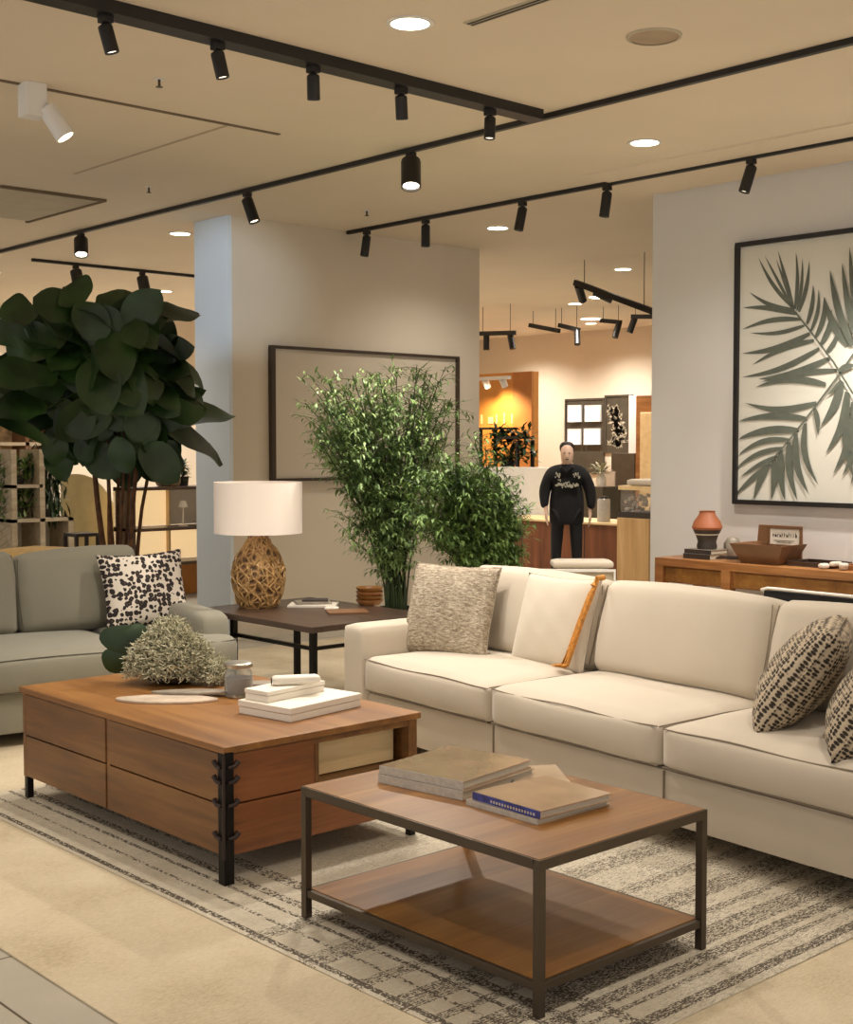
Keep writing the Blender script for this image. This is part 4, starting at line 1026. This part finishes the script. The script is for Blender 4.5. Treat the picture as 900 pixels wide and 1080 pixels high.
# far wall: orange booth, frames, posters
XF = 16.5
def pict(name, u0, v0, u1, v1, x, label, fm, pm, cat='picture', border=.03, group=None):
    a = on_x(u0, v0, x); c = on_x(u1, v1, x); w = a.y-c.y; hh = a.z-c.z
    T = thing(name, label, cat, (x, a.y, c.z), -PI/2, group)
    MB().box(0, -.03, 0, w, 0, border).box(0, -.03, hh-border, w, 0, hh).box(0, -.03, border, border, 0, hh-border).box(w-border, -.03, border, w, 0, hh-border).build('frame', fm, T)
    MB().box(border, -.015, border, w-border, -.001, hh-border).build('print', pm, T)
    return T, w, hh
a = on_x(503, 395, 14.2); c = on_x(563, 493, 14.2)
T = thing('booth_panel', 'orange booth wall glowing under its own lamps at the far end', 'booth', (14.2, c.y, 0)); bw = a.y-c.y; bz = a.z
MB().box(0, -.0, 0, .1, bw+1.2, bz).build('back_panel', M['orangew'], T)
MB().box(-.05, -.0, 0, 0, .38, bz).build('side_panel', plain('brown_orange_panel', C(186, 120, 60), .6), T)
b = MB(); zl = on_x(515, 447, 14.2).z
for k, (w, hh) in enumerate(((.03, .14), (.10, .10), (.03, .14), (.03, .16), (.09, .14))):
    y = bw-.1-k*.16; b.box(-.012, y-w, zl, -.001, y, zl+hh)
b.build('sign_lettering', M['wpale'], T)
T2 = thing('track_spotlight', 'white booth lamp bar at the top of the orange booth', 'spotlight', (13.85, c.y+bw*.55, bz-.12)); MB().box(-.03, -.5, 0, .03, .5, .05).build('lamp_bar', M['whitep'], T2)
for y in (-.35, .0, .35):
    MB().tube([(0, y, 0), (.06, y, -.10)], .05, 12).build('lamp_head', M['whitep'], T2)
ld = bpy.data.lights.new('booth_beam', 'SPOT'); ld.energy = 160; ld.spot_size = 2.2; ld.spot_blend = .8; ld.shadow_soft_size = .05; ld.color = (1, .72, .38)
lo = bpy.data.objects.new('booth_beam', ld); COL.objects.link(lo); lo.parent = T2; lo.location = (-.15, -.1, -.05); lo.rotation_euler = Vector((.35, 0, -1)).to_track_quat('-Z', 'Y').to_euler()
# dark glass cabinet with plants left of the booth
a = on_x(505, 451, 13.2); c = on_x(546, 495, 13.2)
T = thing('plant_shelf', 'black metal shelf frame with dark plants in front of the orange booth', 'shelf', (13.2, c.y, 0)); w = a.y-c.y; hh = a.z
for (x, y) in ((0, w-.04), (.3, w-.04), (0, .0), (.3, 0)): MB().box(x, y, 0, x+.04, y+.04, hh if y > .1 else hh*.9).build('post', M['black'], T)
MB().box(0, w*.45, hh-.03, .34, w, hh).build('top_shelf', M['black'], T); MB().box(0, 0, c.z-.03, .34, w, c.z).build('lower_shelf', M['black'], T)
MB().box(0, 0, hh-.16, .34, w*.45, hh-.13).build('middle_shelf', M['black'], T)
T = thing('potted_plant', 'dark leafy plant standing on the black metal shelf in front of the booth', 'potted plant', (13.37, c.y+w*.45, c.z)); pot(T, .1, .12); b = MB(); rr = random.Random(2)
for k in range(420):
    p = Vector((rr.uniform(-.14, .14), rr.uniform(-.42, .30), rr.uniform(.1, .56))); b.leaf(p, (rr.gauss(0, 1), rr.gauss(0, 1), rr.gauss(.3, .7)), .14, .03, n=2)
b.build('foliage', M['fig'], T, smooth=True)
# wall frames
D1, w, hh = pict('display_board', 597, 421, 638, 500, XF, 'dark display board carrying four lit white squares on the far wall', M['dposter'], M['dposter'], 'display board')
for k, (u0, v0, u1, v1) in enumerate(((600, 427.5, 614, 445), (618, 427.5, 634.5, 444.5), (600, 452.5, 613.5, 469), (617, 452, 634, 469))):
    T, w, hh = pict('framed_print', u0, v0, u1, v1, XF-.04, ['upper left white square print on the dark display board', 'upper right white square print on the dark display board', 'lower left white square print on the dark display board', 'lower right white square print on the dark display board'][k], M['whitep'], emis('glow_print_white', (1, .90, .80, 1), .75) if k == 0 else bpy.data.materials['glow_print_white'], 'print', border=.008, group='white square prints on the far board')  # print white glows faintly; the light falling on it is put into the material
T, w, hh = pict('botanical_poster', 639, 417, 668, 478, XF, 'dark poster with a pale leafy branch on the far wall', M['dposter'], M['dposter'], 'poster')
b = MB(); rr = random.Random(6)
for k in range(150):
    t = rr.random(); x = w*(.42+.12*math.sin(t*5))+rr.gauss(0, w*.12); z = hh*(.12+.68*t)
    x = min(w*.88, max(w*.1, x)); a_ = rr.uniform(0, 6.28); l = .05+.03*rr.random()
    b.add([(x+l*math.cos(a_), -.018, z+l*math.sin(a_)), (x-.02*math.sin(a_), -.018, z+.02*math.cos(a_)), (x-l*math.cos(a_), -.018, z-l*math.sin(a_)), (x+.02*math.sin(a_), -.018, z-.02*math.cos(a_))], [(0, 1, 2, 3)])
b.build('leaf_motif', plain('pale_leaf_ink', C(190, 180, 156), .7, var=.2, sc=8), T)
fbox('display_cabinet', 645, 478, 669, 545, 15.8, .3, M['dposter'], 'dark grey display cabinet below the leafy poster', 'cabinet', floor=True)
T = thing('wood_wardrobe', 'tall honey wood cabinet at the right end of the far wall', 'cabinet', (15.6, on_x(700, 417, 15.6).y, 0)); wy = on_x(671, 417, 15.6).y-on_x(700, 417, 15.6).y; hz = on_x(680, 417, 15.6).z
MB().box(0, 0, 0, .6, wy, hz).build('cabinet_body', M['wcons'], T, bevel=.01); MB().box(-.03, wy*.1, .1, 0, wy*.8, hz-.25).build('door', M['wpale'], T, bevel=.01)
fbox('white_pilaster', 663.5, 417, 671, 500, 15.9, .2, M['whitep'], 'narrow white post between leafy poster and honey cabinet', 'post', floor=True)
T = thing('price_stand', 'white upright leaflet panel behind the counter right of the person', 'sign', (15.2, on_x(640, 520, 15.2).y, 0)); MB().box(0, -.14, on_x(640, 516, 15.2).z, .03, .14, on_x(640, 497, 15.2).z).build('panel', M['white'], T); MB().box(.0, -.02, 0, .03, .02, on_x(640, 516, 15.2).z).build('pole', M['char'], T); MB().box(-.1, -.14, 0, .12, .14, .02).build('foot', M['char'], T)
T = thing('flower_vase', 'small pale vase of dried flowers behind the right shoulder of the person', 'vase', (14.8, on_x(634, 500, 14.8).y, 0)); zz = on_x(634, 500, 14.8).z
MB().box(-.2, -.2, 0, .2, .2, zz-.18).build('stand', M['dposter'], T); MB().lathe([(0, 0), (.07, 0), (.08, .1), (.05, .17), (.05, .2)], (0, 0, zz-.18), 20, cap=False).build('vase_body', M['paper'], T, smooth=True); b = MB(); rr = random.Random(12)
for k in range(90):
    p = Vector((0, 0, zz+.02)); d = Vector((rr.gauss(0, 1), rr.gauss(0, 1), abs(rr.gauss(.6, .8)))).normalized(); b.leaf(p+d*rr.uniform(0, .12), d, .1, .02, n=2)
b.build('foliage', M['dried'], T)
# suspended track groups in the gap
def hung(u0, v0, u1, v1, x, label, heads):
    a = on_x(u0, v0, x); c = on_x(u1, v1, x); T = thing('hanging_track_light', label, 'track light', (x, a.y, a.z), 0, 'suspended black track lights over the far shop area')
    L_ = a.y-c.y; dz = c.z-a.z
    MB().tube([(0, 0, 0), (0, -L_, dz)], .04, 4).build('bar', M['black'], T)
    for t in (.12, .88): MB().tube([(0, -L_*t, dz*t), (0, -L_*t, CH-a.z)], .004, 4).build('wire', M['gun'], T)
    for t, d in heads:
        s = Vector((0, -L_*t, dz*t-.02)); e = s+Vector(d).normalized()*.2; MB().tube([s, e], .042, 14).build('lamp_head', M['black'], T, smooth=True)
hung(505, 352, 543, 351, 12.6, 'hanging black track with two downward spotlights beside the back wall edge', [(.22, (0, .0, -1)), (.88, (0, -.25, -1))])
hung(559, 343, 590, 349, 13.5, 'thin tilted hanging black bar left of the glowing far lights', [])
hung(590, 343, 611, 348, 13.5, 'short hanging black bar with a stub spotlight at its right end', [(.9, (-.3, -.3, -1))])
hung(607, 298, 690, 329, 10.2, 'largest hanging black track descending to the palm picture wall', [(.04, (.5, .2, -.5)), (.25, (.4, -.5, -.3))])
hung(634, 338, 655, 340, 13.8, 'small hanging black bar with a round spotlight right of the glowing lights', [(.9, (-.4, 0, -1))])
hung(667, 334, 695, 334, 13.8, 'hanging black track end half hidden by the palm picture wall', [(.1, (-.2, .3, -1))])
for k, (u, v) in enumerate(((636, 313), (625, 336))):
    p = on_z(u, v, CH); downlight(p.x, p.y, ['upper glowing downlight behind the largest hanging track', 'lower glowing downlight over the far display board'][k], 120, r=.17)
# ------------------------------------------------------------------ PERSON (black hooded sweatshirt), standing by the counter
pp = on_x(598, 625, 11.3); PX, PY = 11.3, on_x(598, 520, 11.3).y
faceyaw = math.atan2(-PX, PY)+PI  # front (local -y) towards the seating
PE = thing('person', 'person in a black hooded sweatshirt with pale lettering and dark trousers standing at the counter', 'person', (PX, PY, 0), math.atan2(PY, PX)-PI/2)
def skin(name, verts, edges, radii, m, parent, sub=2, root=0):
    me = bpy.data.meshes.new(name); me.from_pydata(verts, edges, []); o = bpy.data.objects.new(name, me); COL.objects.link(o); o.parent = parent
    me.materials.append(m)
    o.modifiers.new('s', 'SKIN'); 
    for v, r_ in zip(me.skin_vertices[0].data, radii): v.radius = (r_, r_*.8) if not isinstance(r_, tuple) else r_
    me.skin_vertices[0].data[root].use_root = True
    sb = o.modifiers.new('sub', 'SUBSURF'); sb.levels = sub; sb.render_levels = sub
    for p_ in me.polygons: p_.use_smooth = True
    o.modifiers['s'].use_smooth_shade = True
    return o
V_ = [(0,0,.88),(0,0,1.05),(0,0,1.22),(0,.0,1.33),(0,-.01,1.40),(0,-.025,1.47),(0,-.035,1.55),
      (-.10,0,.84),(-.11,-.01,.46),(-.12,.01,.08),(-.125,-.10,.03),
      (.10,0,.84),(.11,-.01,.46),(.12,.01,.08),(.125,-.10,.03),
      (-.17,0,1.30),(-.235,.01,1.08),(-.235,-.06,.88),(-.225,-.09,.82),
      (.17,0,1.30),(.25,.01,1.08),(.26,-.03,.86),(.26,-.05,.80)]
E_ = [(0,1),(1,2),(2,3),(3,4),(4,5),(5,6),(0,7),(7,8),(8,9),(9,10),(0,11),(11,12),(12,13),(13,14),(3,15),(15,16),(16,17),(17,18),(3,19),(19,20),(20,21),(21,22)]
R_ = [(.15,.11),(.13,.10),(.15,.11),(.11,.09),.055,(.075,.085),(.075,.085),.085,.055,.04,(.04,.03),.085,.055,.04,(.04,.03),.055,.042,.03,.03,.055,.042,.03,.03]
body = skin('body', V_, E_, R_, M['skin'], PE)
hood = skin('hooded_sweatshirt', [(0,0,.70),(0,0,.98),(0,0,1.20),(0,.01,1.31),(0,.03,1.39),(-.18,0,1.29),(-.255,.01,1.08),(-.25,-.06,.89),(.18,0,1.29),(.27,.01,1.08),(.275,-.03,.87),(0,0,.735)],
     [(0,11),(11,1),(1,2),(2,3),(3,4),(3,5),(5,6),(6,7),(3,8),(8,9),(9,10)], [(.21,.165),(.22,.165),(.205,.15),(.15,.12),(.12,.10),.105,.09,.055,.105,.09,.055,(.21,.165)], M['hood'], PE)
skin('trousers', [(0,0,.86),(-.10,0,.80),(-.115,-.01,.46),(-.125,.01,.10),(.10,0,.80),(.115,-.01,.46),(.125,.01,.10)], [(0,1),(1,2),(2,3),(0,4),(4,5),(5,6)], [(.14,.11),.115,.088,.062,.115,.088,.062], M['jean'], PE)
MB().rbox((0, 0, 0), (.17, .2, .14), .065, 6, lambda u, v, w, p: (p[0], p[1]+.03, p[2]+1.575)).build('hair', M['hair'], PE, smooth=True, sharp=0)
b = MB().lathe([(0, -.13), (.045, -.12), (.066, -.07), (.073, 0), (.066, .06), (.04, .09), (0, .1)], (0, -.05, 1.51), 20, cap=False); hd = b.build('face', M['skin'], PE, smooth=True)
b = MB()
for sx in (-1, 1): b.rbox((sx*.028, -.118, 1.515), (.02, .01, .010), .004, 2)
b.rbox((0, -.116, 1.445), (.04, .012, .009), .004, 2); b.build('eyes_and_mouth', M['ink'], hd, smooth=True)
MB().rbox((0, -.128, 1.485), (.02, .03, .045), .008, 3).build('nose', M['skin'], hd, smooth=True)
for sx, (hx, hy, hz_) in ((-1, (-.228, -.10, .84)), (1, (.262, -.06, .82))):
    hb = MB(); hb.rbox((hx, hy, hz_-.03), (.032, .075, .085), .014, 4)
    for k in range(4): hb.tube([(hx, hy-.03+k*.02, hz_-.065), (hx-sx*.006, hy-.03+k*.02, hz_-.105), (hx-sx*.02, hy-.028+k*.019, hz_-.13-(.01 if k in (1, 2) else 0))], [.0095, .009, .007], 8)
    hb.tube([(hx, hy-.035, hz_-.01), (hx-sx*.008, hy-.06, hz_-.04), (hx-sx*.01, hy-.065, hz_-.075)], [.011, .010, .008], 8)
    hb.build('hand', M['skin'], PE, smooth=True)
    MB().rbox((sx*.125, -.05, .05), (.10, .26, .10), .04, 4).build('shoe', M['whitep'], PE, smooth=True)
b = MB(); rr = random.Random(9)
def chestpt(x, z): return (x, -.150+ .35*x*x, z)
for (x0, x1, z0, z1, n) in ((-.13, -.07, 1.20, 1.30, 9), (.07, .15, 1.24, 1.29, 8), (-.13, .13, 1.135, 1.175, 34), (-.02, .03, 1.18, 1.2, 3)):
    for k in range(n):
        x = x0+(x1-x0)*(k+.5)/n; z = rr.uniform(z0, z1); p = chestpt(x, z); b.cbox(p, (rr.uniform(.008, .02), .04, rr.uniform(.012, .035)))
b.build('chest_lettering', plain('pale_print', C(188, 184, 166), .7), hood)
MB().tube([chestpt(-.07, 1.36), (0, -.12, 1.30), chestpt(.07, 1.36)], .022, 8).build('hood_edge', M['hood'], hood, smooth=True)
# ------------------------------------------------------------------ FAR LEFT AREA
YS = 12.0
def py(u, v, y=YS): return on_y(u, v, y)
a = py(140, 514); c = py(204, 640)
T = thing('lit_shelf_unit', 'dark shelved display unit with warm lit back panels beside the pillar edge', 'shelf unit', (a.x, YS, 0)); w = c.x-a.x+.5
for v in (515, 558, 595):
    z = py(170, v).z; MB().box(0, 0, z-.02, w, .4, z+.012).build('shelf', M['wside'], T)
t = NT('warm_lit_acrylic'); t.color(C(240, 210, 160)); t.b.inputs['Emission Color'].default_value = (1, .70, .36, 1); t.b.inputs['Emission Strength'].default_value = .75; M['acr'] = t.mat
zt, zm_, zl = py(170, 515).z, py(170, 558).z, py(170, 595).z
MB().box(0, .36, zm_+.02, w*.5, .4, zt-.03).box(0, .36, zl+.02, w, .4, zm_-.03).build('lit_panel', M['acr'], T)
MB().box(w*.5, .36, zm_+.02, w, .4, zt-.03).build('back_panel', M['paper'], T); MB().box(0, .36, 0, w, .4, zl-.03).build('lower_panel', M['orangew'], T)
for x in (0, w-.03): MB().box(x, 0, 0, x+.03, .4, zt).build('upright', M['wside'], T)
MB().box(w*.5, .3, zl, w*.5+.02, .36, zt-.02).build('divider', M['wpale'], T)
p = py(180, 511, 12.15)
T = thing('patterned_jar', 'beige patterned square jar on the top of the lit shelf unit', 'jar', (p.x, 12.2, zt+.012)); 
MB().rbox((0, 0, .15), (.24, .16, .30), .04, 5).build('jar_body', plain('mottled_clay', C(170, 144, 104), .7, var=.3, sc=26), T, smooth=True); MB().lathe([(0, 0), (.05, 0), (.04, .04), (0, .045)], (0, 0, .30), 16, cap=False).build('lid', M['char'], T, smooth=True)
T = thing('potted_plant', 'small dark plant beside the beige patterned jar', 'potted plant', (p.x+.22, 12.25, zt+.012)); pot(T, .06, .1); b = MB(); rr = random.Random(14)
for k in range(60): b.leaf((0, 0, .08+rr.random()*.18), (rr.gauss(0, 1), rr.gauss(0, 1), rr.gauss(.4, .5)), .1, .02, n=2)
b.build('foliage', M['fig'], T)
T = thing('desk_lamp', 'small dark lamp hanging under the top shelf of the lit unit', 'lamp', (p.x+.12, 12.1, zm_+.012)); MB().lathe([(0, 0), (.05, 0), (.05, .01), (.008, .015), (.008, .2), (.05, .2), (.03, .27), (0, .27)], n=16, cap=False).build('lamp_body', M['paper'], T, smooth=True)
# tall plant display at the left edge
YL = 11.2
a = on_y(12, 500, YL); c = on_y(78, 580, YL)
T = thing('plant_display_shelf', 'pale wooden shelf holding green plants at the left picture edge', 'shelf', (a.x, YL, 0)); w = c.x-a.x
for v in (511, 547): z = on_y(40, v, YL).z; MB().box(0, 0, z-.03, w if v > 520 else w*.5, .4, z).build('shelf', M['shelfw'], T)
for x in (0, w*.45, w-.05): MB().box(x, 0, 0, x+.05, .4, on_y(40, 547 if x > w*.6 else 474, YL).z).build('upright', M['shelfw'], T)
MB().box(0, .38, 0, w, .4, on_y(40, 547, YL).z-.03).build('back_panel', M['paper'], T)
for k, (u, v, n, hh, wd) in enumerate(((28, 511, 220, .22, .2), (28, 546, 260, .26, .2), (60, 547, 260, .7, .16))):
    p = on_y(u, v, YL); z = p.z
    P_ = thing('potted_plant', ['low green plant on the upper shelf at the left edge', 'green plant on the lower shelf at the left edge', 'tall dark trailing plant on the pale shelf left of the fig stems'][k], 'potted plant', (p.x, YL+.2, z)); pot(P_, .08, .08); b = MB(); rr = random.Random(30+k)
    for _ in range(n): b.leaf((rr.uniform(-wd, wd), rr.uniform(-.1, .1), rr.uniform(.04, hh)), (rr.gauss(0, .6), rr.gauss(0, .6), rr.gauss(.2 if k < 2 else -1, .7)), .09 if k < 2 else .16, .015, n=2)
    b.build('foliage', M['bamd'] if k < 2 else M['fig'], P_)
T = thing('arched_panel', 'olive-beige arched panel behind the left fig stem', 'panel', (on_y(78, 580, 12.6).x, 12.6, 0)); w = .55; zt2 = on_y(80, 500, 12.6).z
pts = [(-.1, 0, 0), (-.1, 0, zt2)]+[( .05+ (w-.05)*math.sin(q), 0, zt2-(w+.2)*(1-math.cos(q))) for q in [PI/2*i/10 for i in range(11)]]+[(w, 0, 0)]
MB().prism(pts, (0, .08, 0)).build('panel', plain('olive_beige', C(176, 160, 116), .7), T)
T = thing('column_sculpture', 'tall pale column sculpture between the plants and the fig leaves', 'column', (on_y(50, 470, 12.2).x, 12.2, 0)); MB().lathe([(0, 0), (.10, 0), (.10, 1.38), (.17, 1.45), (.17, 1.52), (0, 1.55)], n=20, cap=False).build('column', M['paper'], T, smooth=True)
T = thing('round_stool', 'round stool with straw-coloured seat showing above the grey-green sofa back', 'stool', (on_y(38, 577, 8.9).x, 8.9, 0)); zz = on_y(38, 577, 8.9).z
MB().lathe([(0, 0), (.3, 0), (.3, zz-.1), (0, zz-.09)], n=28, cap=False).build('stool', M['wicker'], T, smooth=True); MB().lathe([(0, 0), (.30, .0), (.33, .03), (.25, .075), (0, .1)], (0, 0, zz-.09), 28, cap=False).build('seat_pad', plain('straw', C(214, 176, 108), .8, var=.1, sc=20), T, smooth=True)
# fern fronds at far left edge
T = thing('potted_palm', 'striped palm fronds at the very left edge behind the grey-green sofa', 'potted plant', (on_y(-6, 560, 9.6).x, 9.6, 0)); pot(T, .15, .35); b = MB(); rr = random.Random(17)
for k in range(5):
    z0 = .35; tipx = .12+.03*k; 
    for i in range(12):
        z = .75+.055*i; b.leaf(RTh*(-.06)+UPv*z, (RTh*1+UPv*.9), .26, .012, n=3, droop=.1)
b.tube([(0, 0, .3), RTh*(-.06)+UPv*1.45], .008, 5); b.build('foliage', M['fig'], T)
# tall pale shelves / wall panels far left
fa = on_y(-40, 415, 15.5); fc = on_y(60, 500, 15.5)
T = thing('wall_shelf_unit', 'beige open shelf unit of decorations far behind the fig leaves', 'shelf unit', (fa.x, 15.5, 0)); w = fc.x-fa.x
for z in (.6, 1.1, 1.6, 2.1): MB().box(0, 0, z, w, .4, z+.04).build('shelf', M['shelfw'], T)
for x in (0, w*.33, w*.66, w-.05): MB().box(x, 0, 0, x+.05, .4, 2.14).build('upright', M['brown'], T)
MB().box(0, .38, 0, w, .4, 2.14).build('back_panel', plain('beige_pattern', C(196, 164, 122), .8, var=.3, sc=9), T)
T = thing('bar_stool', 'small dark stool showing beside the left fig stem', 'stool', (on_y(86, 562, 9.4).x, 9.4, 0)); zz = on_y(86, 562, 9.4).z
MB().box(-.1, -.1, zz-.025, .1, .1, zz).build('seat', M['dkleg'], T)
for (x, y) in ((-.09, -.09), (.09, -.09), (-.09, .09), (.09, .09)): MB().box(x-.012, y-.012, 0, x+.012, y+.012, zz-.025).build('leg', M['dkleg'], T)
# ------------------------------------------------------------------ LIGHT, WORLD, CAMERA
w = bpy.data.worlds.new('world'); SC.world = w; w.use_nodes = True
bg = w.node_tree.nodes['Background']; bg.inputs[0].default_value = (1.0, .955, .90, 1); bg.inputs[1].default_value = .86
cd = bpy.data.cameras.new('camera'); cam = bpy.data.objects.new('camera', cd); COL.objects.link(cam)
cam.location = CAM; cam.rotation_euler = (PI/2-PIT, 0, -YAW); cd.sensor_fit = 'AUTO'; cd.sensor_width = 36; cd.lens = 36*F/1080; cd.clip_end = 100; cd.clip_start = .05
SC.camera = cam
SC.view_settings.view_transform = 'Standard'; SC.view_settings.look = 'None'; SC.view_settings.exposure = -.1; SC.view_settings.gamma = 1
SC.view_settings.use_curve_mapping = False
SC.cycles.use_denoising = True
SC.cycles.max_bounces = 8; SC.cycles.diffuse_bounces = 4; SC.cycles.sample_clamp_indirect = 6
